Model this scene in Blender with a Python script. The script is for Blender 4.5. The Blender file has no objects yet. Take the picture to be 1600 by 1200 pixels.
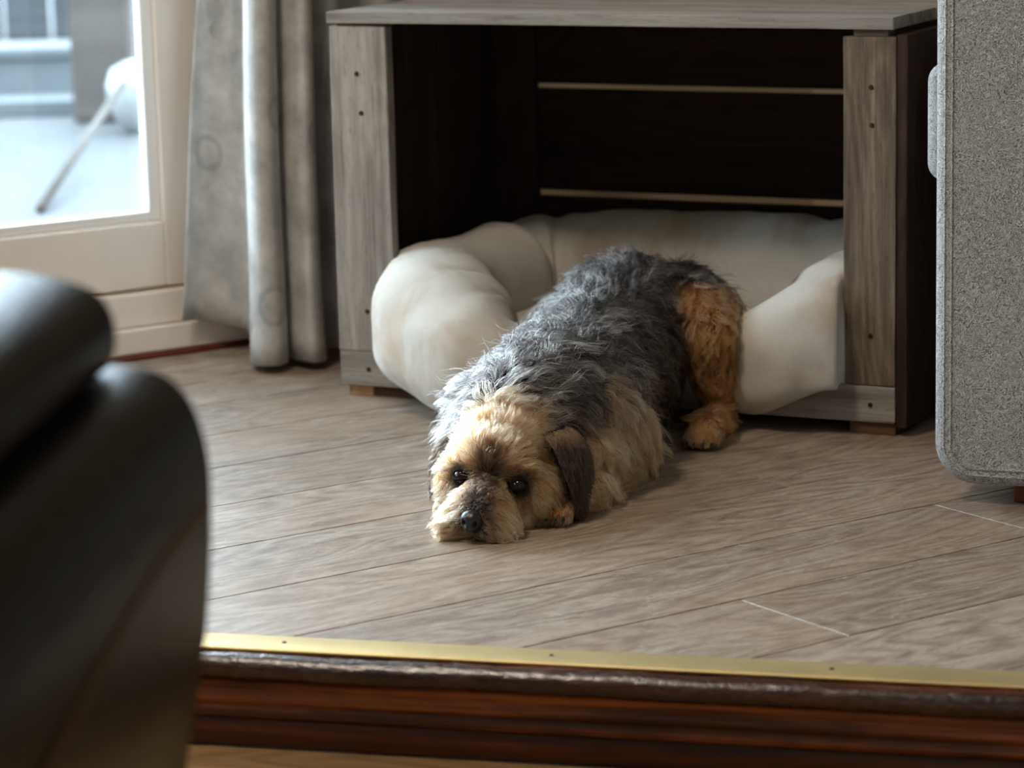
import bpy, bmesh, math, random
import numpy as np
from mathutils import Vector, Matrix, kdtree, noise as mnoise

random.seed(7)
RNG = np.random.default_rng(7)
scene = bpy.context.scene
COL = scene.collection

# ------------------------------------------------------------------ camera
PITCH, ROLL, CAMH = 0.1970077, -0.0244645, 0.80
_f = Vector((0, math.cos(PITCH), -math.sin(PITCH)))
_r = Vector((1, 0, 0))
_u = _r.cross(_f)
RT = _r * math.cos(ROLL) + _u * math.sin(ROLL)
UP = -_r * math.sin(ROLL) + _u * math.cos(ROLL)
cam = bpy.data.cameras.new('camera')
cam_o = bpy.data.objects.new('camera', cam)
COL.objects.link(cam_o)
M = Matrix((RT, UP, -_f)).transposed().to_4x4()
M.translation = Vector((0, 0, CAMH))
cam_o.matrix_world = M
cam.sensor_width = 36.0
cam.sensor_fit = 'HORIZONTAL'
cam.lens = 4486.57 / 1600 * 36.0
cam.clip_start = 0.05
cam.clip_end = 200
cam.dof.use_dof = True
cam.dof.focus_distance = 3.26
cam.dof.aperture_fstop = 5.6
scene.camera = cam_o

# ------------------------------------------------------------------ world, light, exposure
world = bpy.data.worlds.new('overcast_sky')
scene.world = world
world.use_nodes = True
wn = world.node_tree.nodes
bg = wn['Background']
bg.inputs['Color'].default_value = (0.74, 0.88, 1.0, 1)
bg.inputs['Strength'].default_value = 4.0
scene.view_settings.view_transform = 'Standard'
scene.view_settings.look = 'None'
scene.view_settings.gamma = 1.0
scene.view_settings.use_curve_mapping = False
scene.view_settings.exposure = 2.35

WP = Vector((-0.576, 4.278, 0))          # a point at the foot of the window wall
PL = Vector((0.8258, 0.564, 0))          # along the window wall, also along the floor planks
NI = Vector((0.564, -0.8258, 0))         # from the window wall into the room


def wall_pt(s, o, z=0.0):
    return WP + PL * s + NI * o + Vector((0, 0, z))


def portal(centre, normal, sx, sz):
    ld = bpy.data.lights.new('window_portal', 'AREA')
    ld.shape = 'RECTANGLE'
    ld.size, ld.size_y = sx, sz
    ld.cycles.is_portal = True
    o = bpy.data.objects.new('window_portal', ld)
    COL.objects.link(o)
    n = normal.normalized()
    x = Vector((0, 0, 1)).cross(-n).normalized()
    y = (-n).cross(x)
    m = Matrix((x, y, -n)).transposed().to_4x4()
    m.translation = centre
    o.matrix_world = m


portal(wall_pt(-0.50, -0.10, 1.10), NI, 1.30, 2.1)
portal(wall_pt(-3.12, -0.10, 1.10), NI, 3.60, 2.1)


def fill_lamp(name, loc, size, power, col):
    ld = bpy.data.lights.new(name, 'AREA')
    ld.shape = 'DISK'
    ld.size = size
    ld.energy = power
    ld.color = col
    o = bpy.data.objects.new(name, ld)
    COL.objects.link(o)
    o.location = loc


fill_lamp('fill_lamp', (-0.9, 2.3, 2.40), 0.5, 7.0, (1.0, 0.88, 0.73))  # added warm fill overhead to lift posts and door frame, no fixture

# ------------------------------------------------------------------ helpers


def lin(r, g, b, a=1.0):
    def c(v):
        v /= 255.0
        return v / 12.92 if v <= 0.04045 else ((v + 0.055) / 1.055) ** 2.4
    return (c(r), c(g), c(b), a)


def link(o, parent=None):
    COL.objects.link(o)
    if parent is not None:
        o.parent = parent
    return o


def empty(name, loc=(0, 0, 0), rz=0.0):
    o = bpy.data.objects.new(name, None)
    o.empty_display_size = 0.1
    o.location = loc
    o.rotation_euler = (0, 0, rz)
    return link(o)


def tag(o, label=None, cat=None, kind=None, group=None):
    if label:
        o['label'] = label
    if cat:
        o['category'] = cat
    if kind:
        o['kind'] = kind
    if group:
        o['group'] = group
    return o


def mesh_obj(name, verts, faces, mat, parent=None, smooth=False, matrix=None):
    me = bpy.data.meshes.new(name)
    me.from_pydata([tuple(v) for v in verts], [], [tuple(f) for f in faces])
    me.materials.append(mat)
    if smooth:
        me.polygons.foreach_set('use_smooth', [True] * len(me.polygons))
    me.update()
    o = link(bpy.data.objects.new(name, me), parent)
    if matrix is not None:
        o.matrix_local = matrix
    return o


def bm_obj(name, bm, mat, parent=None, smooth=False, matrix=None):
    bmesh.ops.recalc_face_normals(bm, faces=bm.faces)
    me = bpy.data.meshes.new(name)
    bm.to_mesh(me)
    bm.free()
    me.materials.append(mat)
    if smooth:
        me.polygons.foreach_set('use_smooth', [True] * len(me.polygons))
    o = link(bpy.data.objects.new(name, me), parent)
    if matrix is not None:
        o.matrix_local = matrix
    return o


def box_bm(x0, x1, y0, y1, z0, z1, bevel=0.0, segs=1):
    bm = bmesh.new()
    bmesh.ops.create_cube(bm, size=1)
    for v in bm.verts:
        v.co = Vector((x0 + (v.co.x + .5) * (x1 - x0), y0 + (v.co.y + .5) * (y1 - y0), z0 + (v.co.z + .5) * (z1 - z0)))
    if bevel > 0:
        bmesh.ops.bevel(bm, geom=bm.edges[:], offset=bevel, segments=segs, profile=0.5, affect='EDGES')
    return bm


def frame(loc, xdir, zdir=Vector((0, 0, 1))):
    x = Vector(xdir).normalized()
    z = Vector(zdir).normalized()
    y = z.cross(x).normalized()
    z = x.cross(y)
    m = Matrix((x, y, z)).transposed().to_4x4()
    m.translation = Vector(loc)
    return m


# ------------------------------------------------------------------ materials


def new_mat(name):
    m = bpy.data.materials.new(name)
    m.use_nodes = True
    nt = m.node_tree
    return m, nt, nt.nodes['Principled BSDF']


class NT:
    """small helper to wire nodes"""

    def __init__(self, nt):
        self.nt = nt

    def n(self, t, **kw):
        nd = self.nt.nodes.new(t)
        for k, v in kw.items():
            setattr(nd, k, v)
        return nd

    def l(self, a, b):
        self.nt.links.new(a, b)

    def math(self, op, a, b=None, clamp=False):
        nd = self.n('ShaderNodeMath', operation=op, use_clamp=clamp)
        for i, v in enumerate((a, b)):
            if v is None:
                continue
            if isinstance(v, (int, float)):
                nd.inputs[i].default_value = v
            else:
                self.l(v, nd.inputs[i])
        return nd.outputs[0]

    def ramp(self, fac, stops):
        nd = self.n('ShaderNodeValToRGB')
        el = nd.color_ramp.elements
        while len(el) < len(stops):
            el.new(0.5)
        for e, (p, c) in zip(el, stops):
            e.position = p
            e.color = c
        self.l(fac, nd.inputs[0])
        return nd.outputs[0]

    def mix(self, fac, a, b, mode='MIX'):
        nd = self.n('ShaderNodeMix', data_type='RGBA', blend_type=mode)
        for sock, v in ((nd.inputs[0], fac), (nd.inputs[6], a), (nd.inputs[7], b)):
            if isinstance(v, (int, float)):
                sock.default_value = v
            elif isinstance(v, tuple):
                sock.default_value = v
            else:
                self.l(v, sock)
        return nd.outputs[2]

    def noise(self, vec, scale, detail=4, rough=0.55, dist=0.0):
        nd = self.n('ShaderNodeTexNoise')
        nd.inputs['Scale'].default_value = scale
        nd.inputs['Detail'].default_value = detail
        nd.inputs['Roughness'].default_value = rough
        nd.inputs['Distortion'].default_value = dist
        if vec is not None:
            self.l(vec, nd.inputs['Vector'])
        return nd.outputs['Fac']

    def scaled(self, vec, s, off=None):
        nd = self.n('ShaderNodeVectorMath', operation='MULTIPLY')
        self.l(vec, nd.inputs[0])
        nd.inputs[1].default_value = s
        if off is None:
            return nd.outputs[0]
        ad = self.n('ShaderNodeVectorMath', operation='ADD')
        self.l(nd.outputs[0], ad.inputs[0])
        self.l(off, ad.inputs[1])
        return ad.outputs[0]

    def bump(self, height, strength, dist, bsdf):
        nd = self.n('ShaderNodeBump')
        nd.inputs['Strength'].default_value = strength
        nd.inputs['Distance'].default_value = dist
        self.l(height, nd.inputs['Height'])
        self.l(nd.outputs[0], bsdf.inputs['Normal'])
        return nd


def wood(name, dark, mid, light, rough=0.6, grain=1.0, knots=0.0, limed=None, bump=0.3, spec=0.3, rings=0.35, sf=(1.6, 28), ff=(4, 160), wts=(0.75, 0.32), pores=0.0):
    m, nt, b = new_mat(name)
    T = NT(nt)
    tc = T.n('ShaderNodeTexCoord').outputs['Object']
    oi = T.n('ShaderNodeObjectInfo').outputs['Random']
    off = T.n('ShaderNodeCombineXYZ')
    T.l(T.math('MULTIPLY', oi, 37.0), off.inputs[0])
    T.l(T.math('MULTIPLY', oi, 11.0), off.inputs[1])
    off = off.outputs[0]
    fine = T.noise(T.scaled(tc, (ff[0] * grain, ff[1] * grain, ff[1] * grain), off), 1.0, 5, 0.65)
    streak = T.noise(T.scaled(tc, (sf[0] * grain, sf[1] * grain, sf[1] * grain), off), 1.0, 4, 0.55, 0.4)
    # cathedral figure: rings of a slowly wandering distance
    slow = T.noise(T.scaled(tc, (2.2, 9.0, 9.0), off), 1.0, 2, 0.4)
    ringv = T.math('FRACT', T.math('MULTIPLY', slow, 16.0))
    ringv = T.math('ABSOLUTE', T.math('SUBTRACT', ringv, 0.5))
    v = T.math('ADD', T.math('MULTIPLY', streak, wts[0] - rings * 0.5), T.math('MULTIPLY', ringv, rings))
    v = T.math('ADD', v, T.math('MULTIPLY', fine, wts[1]))
    col = T.ramp(v, [(0.30, dark), (0.52, mid), (0.74, light)])
    # board to board difference
    tone = T.math('ADD', T.math('MULTIPLY', oi, 0.30), 0.85)
    tn = T.n('ShaderNodeCombineXYZ')
    for i in range(3):
        T.l(tone, tn.inputs[i])
    col = T.mix(1.0, col, tn.outputs[0], 'MULTIPLY')
    if limed is not None:
        patch = T.noise(T.scaled(tc, (5.0, 14.0, 14.0), off), 1.0, 6, 0.7, 0.8)
        col = T.mix(T.math('MULTIPLY', T.ramp(patch, [(0.54, (0, 0, 0, 1)), (0.72, (1, 1, 1, 1))]), 0.35), col, limed)
        fleck = T.noise(T.scaled(tc, (38.0, 120.0, 120.0), off), 1.0, 4, 0.7, 1.2)
        col = T.mix(T.math('MULTIPLY', T.ramp(fleck, [(0.58, (0, 0, 0, 1)), (0.70, (1, 1, 1, 1))]), 0.45), col, limed)
        warm = T.noise(T.scaled(tc, (2.2, 5.0, 5.0), off), 1.0, 3, 0.5, 0.3)
        col = T.mix(T.math('MULTIPLY', T.ramp(warm, [(0.45, (0, 0, 0, 1)), (0.65, (1, 1, 1, 1))]), 0.30), col, lin(146, 116, 88))
    if pores > 0:
        po = T.noise(T.scaled(tc, (42.0, 280.0, 280.0), off), 1.0, 3, 0.6, 0.8)
        col = T.mix(T.math('MULTIPLY', T.ramp(po, [(0.56, (0, 0, 0, 1)), (0.66, (1, 1, 1, 1))]), pores), col, dark)
    if knots > 0:
        vo = T.n('ShaderNodeTexVoronoi')
        vo.inputs['Scale'].default_value = 1.0
        T.l(T.scaled(tc, (3.0, 7.0, 7.0), off), vo.inputs['Vector'])
        kn = T.ramp(vo.outputs['Distance'], [(0.03, (1, 1, 1, 1)), (0.13, (0, 0, 0, 1))])
        col = T.mix(T.math('MULTIPLY', kn, knots), col, dark)
    T.l(col, b.inputs['Base Color'])
    rg = T.math('ADD', T.math('MULTIPLY', fine, 0.25), rough - 0.12)
    T.l(rg, b.inputs['Roughness'])
    b.inputs['Specular IOR Level'].default_value = spec
    T.bump(T.math('ADD', fine, T.math('MULTIPLY', streak, 0.6)), bump, 0.002, b)
    return m


M_OAK = wood('limed_oak', lin(92, 76, 63), lin(138, 121, 105), lin(164, 149, 134), 0.50, 1.0, 0.6, lin(190, 181, 171), 0.3, 0.4, 0.34, (15, 52), (90, 280), (0.62, 0.42), 0.55)
M_OAK_LOW = wood('oiled_oak', lin(92, 66, 38), lin(124, 94, 56), lin(146, 114, 72), 0.5, 1.0, 0.2, None, 0.2, 0.35, 0.3)
M_GREY = wood('weathered_grey_wood', lin(92, 84, 77), lin(146, 138, 130), lin(178, 171, 163), 0.75, 1.0, 0.6, None, 0.6, 0.2, 0.12, (3, 40), (7, 240), (0.70, 0.38), 0.35)
M_GREYB = wood('weathered_brown_wood', lin(58, 48, 40), lin(104, 90, 76), lin(140, 125, 108), 0.75, 1.0, 0.6, None, 0.6, 0.2, 0.22, (3, 34), (7, 240), (0.70, 0.38), 0.35)
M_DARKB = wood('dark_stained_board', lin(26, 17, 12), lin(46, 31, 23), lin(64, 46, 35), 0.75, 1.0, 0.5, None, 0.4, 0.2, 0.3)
M_EDGE = wood('raw_brown_edge', lin(56, 38, 26), lin(92, 66, 47), lin(118, 88, 64), 0.8, 1.0, 0.0, None, 0.4, 0.2, 0.2)
M_PALEF = wood('pale_pine_block', lin(128, 98, 68), lin(168, 132, 95), lin(186, 152, 116), 0.8, 1.0, 0.0, None, 0.3, 0.2, 0.2)
M_MAHOG = wood('varnished_mahogany', lin(22, 8, 5), lin(84, 38, 15), lin(172, 92, 34), 0.33, 0.8, 0.0, None, 0.25, 0.5, 0.1, (2.0, 60), (6, 260), (0.85, 0.30))
M_REDBASE = wood('red_brown_strip', lin(70, 28, 18), lin(104, 46, 30), lin(120, 58, 40), 0.5, 1.0, 0.0, None, 0.1, 0.3, 0.2)
M_FENCE = wood('dark_fence_timber', lin(28, 29, 31), lin(40, 42, 44), lin(52, 53, 55), 0.8, 1.0, 0.0, None, 0.2, 0.2, 0.2)
M_POSTOUT = wood('grey_brown_timber', lin(44, 40, 37), lin(56, 51, 47), lin(66, 61, 56), 0.8, 0.6, 0.0, None, 0.2, 0.2, 0.2)


def plain(name, col, rough=0.5, metal=0.0, spec=0.5, bump=None, vary=0.0):
    m, nt, b = new_mat(name)
    T = NT(nt)
    b.inputs['Base Color'].default_value = col
    b.inputs['Roughness'].default_value = rough
    b.inputs['Metallic'].default_value = metal
    b.inputs['Specular IOR Level'].default_value = spec
    tc = T.n('ShaderNodeTexCoord').outputs['Object']
    if vary > 0:
        nv = T.noise(tc, 9.0, 5, 0.6)
        d = tuple(c * (1 - vary) for c in col[:3]) + (1,)
        u = tuple(min(1, c * (1 + vary)) for c in col[:3]) + (1,)
        T.l(T.ramp(nv, [(0.3, d), (0.7, u)]), b.inputs['Base Color'])
    if bump:
        sc, st, di = bump
        T.bump(T.noise(tc, sc, 6, 0.6), st, di, b)
    return m


M_BRASS = plain('brushed_brass', lin(196, 172, 120), 0.54, 1.0, 0.5, (300, 0.12, 0.001), 0.12)
M_UPVC = plain('cream_painted_frame', lin(248, 240, 232), 0.38, 0, 0.5, None, 0.03)
M_BEAD = plain('white_glazing_bead', lin(244, 242, 240), 0.35)
M_PLASTER = plain('wall_plaster', lin(190, 172, 148), 0.9, 0, 0.2, (60, 0.1, 0.002), 0.03)
M_CEIL = plain('ceiling_white', lin(232, 230, 224), 0.9, 0, 0.2)
M_PATIO = plain('slate_patio_stone', lin(49, 51, 52), 0.8, 0, 0.3, (8, 0.2, 0.004), 0.18)
M_RENDER = plain('grey_rendered_wall', lin(70, 74, 76), 0.85, 0, 0.3, (40, 0.2, 0.003), 0.06)
M_POT = plain('pale_glazed_pot', lin(98, 100, 101), 0.4, 0, 0.5, None, 0.04)
M_NAIL = plain('rusty_nail', lin(58, 38, 26), 0.6, 0.5)
M_THREAD = plain('grey_thread', lin(150, 148, 144), 0.9, 0, 0.2)
M_FOOT = wood('mahogany_block', lin(50, 20, 12), lin(92, 42, 26), lin(120, 60, 38), 0.45, 1.0, 0.0, None, 0.1, 0.4, 0.2)


def nosing_mat():
    m, nt, b = new_mat('worn_varnished_nosing')
    T = NT(nt)
    tc = T.n('ShaderNodeTexCoord').outputs['Object']
    st = T.noise(T.scaled(tc, (4, 60, 60)), 1.0, 5, 0.6)
    sc = T.noise(T.scaled(tc, (30, 70, 70)), 1.0, 5, 0.65, 0.5)
    c = T.ramp(st, [(0.3, lin(24, 9, 6)), (0.55, lin(56, 23, 13)), (0.75, lin(96, 44, 22))])
    c = T.mix(T.math('MULTIPLY', T.ramp(sc, [(0.55, (0, 0, 0, 1)), (0.70, (1, 1, 1, 1))]), 0.18), c, lin(120, 90, 74))
    T.l(c, b.inputs['Base Color'])
    T.l(T.math('ADD', T.math('MULTIPLY', sc, 0.3), 0.12), b.inputs['Roughness'])
    b.inputs['Specular IOR Level'].default_value = 0.8
    T.bump(T.math('ADD', T.noise(T.scaled(tc, (55, 110, 110)), 1.0, 5, 0.6, 0.6), T.math('MULTIPLY', sc, 0.6)), 0.32, 0.004, b)
    return m


M_NOSING = nosing_mat()
M_MAHOG_D = wood('dark_mahogany_base', lin(18, 7, 4), lin(52, 22, 11), lin(92, 44, 20), 0.4, 0.8, 0.0, None, 0.2, 0.4, 0.1, (2.0, 50), (6, 260), (0.85, 0.30))


def glass_mat():
    m = bpy.data.materials.new('window_glass')
    m.use_nodes = True
    nt = m.node_tree
    nt.nodes.clear()
    T = NT(nt)
    out = T.n('ShaderNodeOutputMaterial')
    tr = T.n('ShaderNodeBsdfTransparent')
    tr.inputs[0].default_value = (0.93, 0.96, 0.97, 1)
    gl = T.n('ShaderNodeBsdfGlossy')
    gl.inputs['Roughness'].default_value = 0.02
    fr = T.n('ShaderNodeFresnel')
    fr.inputs[0].default_value = 1.45
    mx = T.n('ShaderNodeMixShader')
    T.l(T.math('MULTIPLY', fr.outputs[0], 0.8), mx.inputs[0])
    T.l(tr.outputs[0], mx.inputs[1])
    T.l(gl.outputs[0], mx.inputs[2])
    T.l(mx.outputs[0], out.inputs[0])
    return m


M_GLASS = glass_mat()


def leather_mat():
    m, nt, b = new_mat('dark_brown_leather')
    T = NT(nt)
    tc = T.n('ShaderNodeTexCoord').outputs['Object']
    nv = T.noise(tc, 14.0, 5, 0.6)
    T.l(T.ramp(nv, [(0.3, lin(9, 6, 5)), (0.6, lin(15, 10, 7)), (0.8, lin(32, 22, 13))]), b.inputs['Base Color'])
    b.inputs['Roughness'].default_value = 0.34
    b.inputs['Specular IOR Level'].default_value = 0.11
    vo = T.n('ShaderNodeTexVoronoi')
    vo.inputs['Scale'].default_value = 260
    T.l(tc, vo.inputs['Vector'])
    h = T.math('ADD', T.math('MULTIPLY', vo.outputs['Distance'], 0.3), T.math('MULTIPLY', T.noise(tc, 22.0, 3, 0.5), 1.0))
    T.bump(h, 0.35, 0.004, b)
    return m


M_LEATHER = leather_mat()
M_SEAM = plain('brown_seam', lin(104, 74, 40), 0.6, 0, 0.3)  # seam line a lighter brown than the leather


def tweed_mat():
    m, nt, b = new_mat('grey_woven_upholstery')
    T = NT(nt)
    tc = T.n('ShaderNodeTexCoord').outputs['Object']
    curl = T.noise(tc, 150.0, 1, 0.4, 3.0)
    ridge = T.math('ABSOLUTE', T.math('SUBTRACT', curl, 0.5))
    big = T.noise(tc, 12.0, 3, 0.5)
    fibre = T.noise(tc, 900.0, 2, 0.5)
    h = T.math('ADD', T.math('MULTIPLY', ridge, 2.6), T.math('MULTIPLY', fibre, 0.25))
    c = T.ramp(h, [(0.08, lin(222, 223, 224)), (0.34, lin(166, 166, 166)), (0.80, lin(104, 103, 102))])
    c = T.mix(T.math('MULTIPLY', big, 0.3), c, lin(142, 138, 133))
    h = T.math('SUBTRACT', 1.0, h)
    T.l(c, b.inputs['Base Color'])
    b.inputs['Roughness'].default_value = 0.95
    b.inputs['Specular IOR Level'].default_value = 0.15
    b.inputs['Sheen Weight'].default_value = 0.25
    T.bump(h, 0.8, 0.0022, b)
    return m


M_TWEED = tweed_mat()


def canvas_mat():
    m, nt, b = new_mat('stone_canvas')
    T = NT(nt)
    tc = T.n('ShaderNodeTexCoord').outputs['Object']
    nv = T.noise(tc, 7.0, 5, 0.6)
    c = T.ramp(nv, [(0.3, lin(196, 190, 180)), (0.7, lin(216, 212, 204))])
    fz = T.noise(tc, 700.0, 2, 0.5)
    c = T.mix(T.math('MULTIPLY', fz, 0.22), c, lin(150, 140, 124))
    # the worn, grubby marks on the right hand bolster
    st = T.noise(T.scaled(tc, (9, 9, 5)), 1.0, 4, 0.6, 0.5)
    c = T.mix(T.math('MULTIPLY', T.ramp(st, [(0.52, (0, 0, 0, 1)), (0.66, (1, 1, 1, 1))]), 0.55), c, lin(168, 140, 110))
    T.l(c, b.inputs['Base Color'])
    b.inputs['Roughness'].default_value = 0.92
    b.inputs['Specular IOR Level'].default_value = 0.15
    b.inputs['Sheen Weight'].default_value = 0.15
    T.bump(T.math('ADD', fz, T.math('MULTIPLY', nv, 2.0)), 0.25, 0.002, b)
    return m


M_CANVAS = canvas_mat()


def curtain_mat():
    m, nt, b = new_mat('printed_satin_curtain')
    T = NT(nt)
    uv = T.n('ShaderNodeUVMap')
    uvv = uv.outputs[0]
    mott = T.noise(uvv, 16.0, 5, 0.65)
    c = T.ramp(mott, [(0.32, lin(158, 157, 154)), (0.55, lin(192, 190, 187)), (0.75, lin(216, 214, 210))])
    # printed discs scattered in chains along the drop
    vo = T.n('ShaderNodeTexVoronoi')
    vo.inputs['Scale'].default_value = 13.0
    vo.inputs['Randomness'].default_value = 0.85
    T.l(uvv, vo.inputs['Vector'])
    disc = T.ramp(vo.outputs['Distance'], [(0.15, (1, 1, 1, 1)), (0.18, (0, 0, 0, 1))])
    gate = T.ramp(T.noise(T.scaled(uvv, (7, 1.6, 1)), 1.0, 1, 0.5), [(0.46, (0, 0, 0, 1)), (0.52, (1, 1, 1, 1))])
    c = T.mix(T.math('MULTIPLY', T.math('MULTIPLY', disc, gate), 0.6), c, lin(112, 113, 113))
    # rings
    vr = T.n('ShaderNodeTexVoronoi')
    vr.inputs['Scale'].default_value = 9.0
    T.l(T.scaled(uvv, (1.0, 1.0, 1.0)), vr.inputs['Vector'])
    ring = T.math('ABSOLUTE', T.math('SUBTRACT', vr.outputs['Distance'], 0.24))
    ring = T.ramp(ring, [(0.02, (1, 1, 1, 1)), (0.05, (0, 0, 0, 1))])
    c = T.mix(T.math('MULTIPLY', ring, 0.42), c, lin(128, 128, 127))
    T.l(c, b.inputs['Base Color'])
    b.inputs['Roughness'].default_value = 0.45
    b.inputs['Specular IOR Level'].default_value = 0.55
    b.inputs['Sheen Weight'].default_value = 0.2
    return m


M_CURTAIN = curtain_mat()

# ------------------------------------------------------------------ room shell
STEP0 = Vector((-0.318, 2.722, 0))       # outer edge of the brass strip
STD = Vector((0.9692, -0.2461, 0))       # along the step
STN = Vector((-0.2461, -0.9692, 0))      # from the step towards the lower room
LOWZ = -0.098

E1 = Vector((math.cos(0.457579), -math.sin(0.457579), 0))   # crate front, to the right
E2 = Vector((math.sin(0.457579), math.cos(0.457579), 0))    # crate depth


def struct(o, label):
    return tag(o, label, None, 'structure')


def line_x(p, d, q, e):
    den = d.x * e.y - d.y * e.x
    t = ((q.x - p.x) * e.y - (q.y - p.y) * e.x) / den
    return p + d * t


CORNER = wall_pt(1.35, 0)
BACK_R = CORNER + E1 * 3.3
LEFT_A = wall_pt(-5.1, 0)
RIGHT_F = Vector((BACK_R.x, -1.6, 0))
LEFT_F = Vector((LEFT_A.x, -1.6, 0))
# the step meets the window wall on the left and the right wall on the right
STEP_L = line_x(STEP0, STD, WP, PL)
STEP_R = line_x(STEP0, STD, BACK_R, Vector((0, 1, 0)))


def prism(name, pts, z0, z1, mat, parent=None):
    n = len(pts)
    vs = [(p.x, p.y, z0) for p in pts] + [(p.x, p.y, z1) for p in pts]
    fs = [tuple(range(n))[::-1], tuple(range(n, 2 * n))] + [(i, (i + 1) % n, n + (i + 1) % n, n + i) for i in range(n)]
    bm = bmesh.new()
    bv = [bm.verts.new(v) for v in vs]
    for f in fs:
        bm.faces.new([bv[i] for i in f])
    return bm_obj(name, bm, mat, parent)


M_SUB = plain('dark_underlay', lin(70, 54, 40), 0.9)
BRASS_IN = 0.052
edgeL = STEP_L - STN * 0.03
edgeR = STEP_R - STN * 0.03
upper = [edgeL, edgeR, BACK_R, CORNER]
floor_up = struct(prism('floor', upper, LOWZ, -0.012, M_SUB), 'raised oak plank floor the dog lies on')

# planks: strips parallel to the window wall; u is measured along NI, v along PL
UB = [-3.86 + 0.1775 * i for i in range(-1, 0)] + [-3.845, -3.650, -3.472, -3.291, -3.116, -2.935, -2.755, -2.573, -2.3985, -2.223, -2.0535, -1.876, -1.70, -1.52, -1.34, -1.16, -0.98, -0.80]
NIv = -NI  # u along NI gives negative distances; use dot with (0.564,-0.8258)


def clip(poly, p, n):
    out = []
    for i in range(len(poly)):
        a, b_ = poly[i], poly[(i + 1) % len(poly)]
        da, db = (a - p).dot(n), (b_ - p).dot(n)
        if da >= 0:
            out.append(a)
        if (da >= 0) != (db >= 0):
            out.append(a + (b_ - a) * (da / (da - db)))
    return out


def plank(poly, name, mat, parent, z, thick, xd):
    """poly: floor polygon; thin board with a chamfered arris, its grain along xd"""
    c = sum(poly, Vector()) / len(poly)
    m = frame((c.x, c.y, z), xd)
    inv = m.inverted()
    loc = [inv @ Vector((p.x, p.y, z)) for p in poly]
    n = len(loc)
    cen = sum(loc, Vector()) / n

    def inset(d):
        r = []
        for i in range(n):
            p0, p1, p2 = loc[i - 1], loc[i], loc[(i + 1) % n]
            a = (p1 - p0).normalized()
            b2 = (p2 - p1).normalized()
            na, nb = Vector((-a.y, a.x, 0)), Vector((-b2.y, b2.x, 0))
            k = na + nb
            k = k / max(0.3, k.dot(na))
            r.append(p1 + k * d)
        return r
    area = sum(loc[i].x * loc[(i + 1) % n].y - loc[(i + 1) % n].x * loc[i].y for i in range(n))
    if area < 0:
        loc = loc[::-1]
    r0, r1 = inset(0.0005), inset(0.0016)
    vs = [(p.x, p.y, -thick) for p in r0] + [(p.x, p.y, -0.0012) for p in r0] + [(p.x, p.y, 0) for p in r1]
    fs = [tuple(range(n))[::-1], tuple(range(2 * n, 3 * n))]
    for k in range(2):
        fs += [(k * n + i, k * n + (i + 1) % n, (k + 1) * n + (i + 1) % n, (k + 1) * n + i) for i in range(n)]
    return mesh_obj(name, vs, fs, mat, parent, matrix=m)


JOINTS = {}
rj = random.Random(3)


def vof(p):
    return p.dot(PL)


JV_MAIN = vof(Vector((0.23, 2.845, 0)))
plank_edge_n = -STN
for i in range(len(UB) - 1):
    u0, u1 = UB[i], UB[i + 1]
    off = (i * 0.83 + rj.uniform(-.15, .15)) % 1.85
    js = [JV_MAIN + off + 1.85 * k for k in range(-4, 4)]
    if abs(u0 - (-2.223)) < 1e-6:
        js = [JV_MAIN + 1.85 * k for k in range(-4, 4)]
    if abs(u0 - (-2.3985)) < 1e-6:
        js = [JV_MAIN + 0.43 + 1.85 * k for k in range(-4, 4)]
    for a, b_ in zip(js[:-1], js[1:]):
        q = [NI * u0 + PL * a, NI * u0 + PL * b_, NI * u1 + PL * b_, NI * u1 + PL * a]
        q = clip(q, STEP0 - STN * 0.046, -STN)
        if len(q) < 3:
            continue
        q = clip(q, CORNER, -E2)
        if len(q) >= 3:
            q = clip(q, WP, NI)
        if len(q) >= 3:
            q = clip(q, BACK_R, Vector((-1, 0, 0)))
        if len(q) < 3:
            continue
        cx = sum(q, Vector()) / len(q)
        if cx.x < -2.4 or cx.x > 2.4:
            continue
        ar = abs(sum(q[k].x * q[(k + 1) % len(q)].y - q[(k + 1) % len(q)].x * q[k].y for k in range(len(q)))) / 2
        if ar < 0.002:
            continue
        plank(q, 'plank', M_OAK, floor_up, 0.0, 0.0119, PL)

# lower floor of the room, boards along the step
low_edge = STEP0 + STN * 0.012
LOWER = [LEFT_A, LEFT_F, RIGHT_F, STEP_R - STN * 0.028, STEP_L - STN * 0.028]
floor_low = struct(prism('floor', LOWER, LOWZ - 0.05, LOWZ - 0.012, M_SUB), 'lower oak floor in front of the dark wooden step')
for k in range(6):
    for a, b_ in ((-2.6, -0.75), (-0.75, 1.10), (1.10, 2.95)):
        sh = 0.6 * (k % 3)
        o0, o1 = -0.024 + 0.17 * k, -0.024 + 0.17 * (k + 1)
        q = [STEP0 + STD * (a + sh) + STN * o0, STEP0 + STD * (b_ + sh) + STN * o0, STEP0 + STD * (b_ + sh) + STN * o1, STEP0 + STD * (a + sh) + STN * o1]
        for pp, nn in ((WP, NI), (BACK_R, Vector((-1, 0, 0))), (LEFT_A, Vector((1, 0, 0)))):
            if len(q) >= 3:
                q = clip(q, pp, nn)
        if len(q) >= 3:
            plank(q, 'plank', M_OAK_LOW, floor_low, LOWZ, 0.0119, STD)


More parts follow.
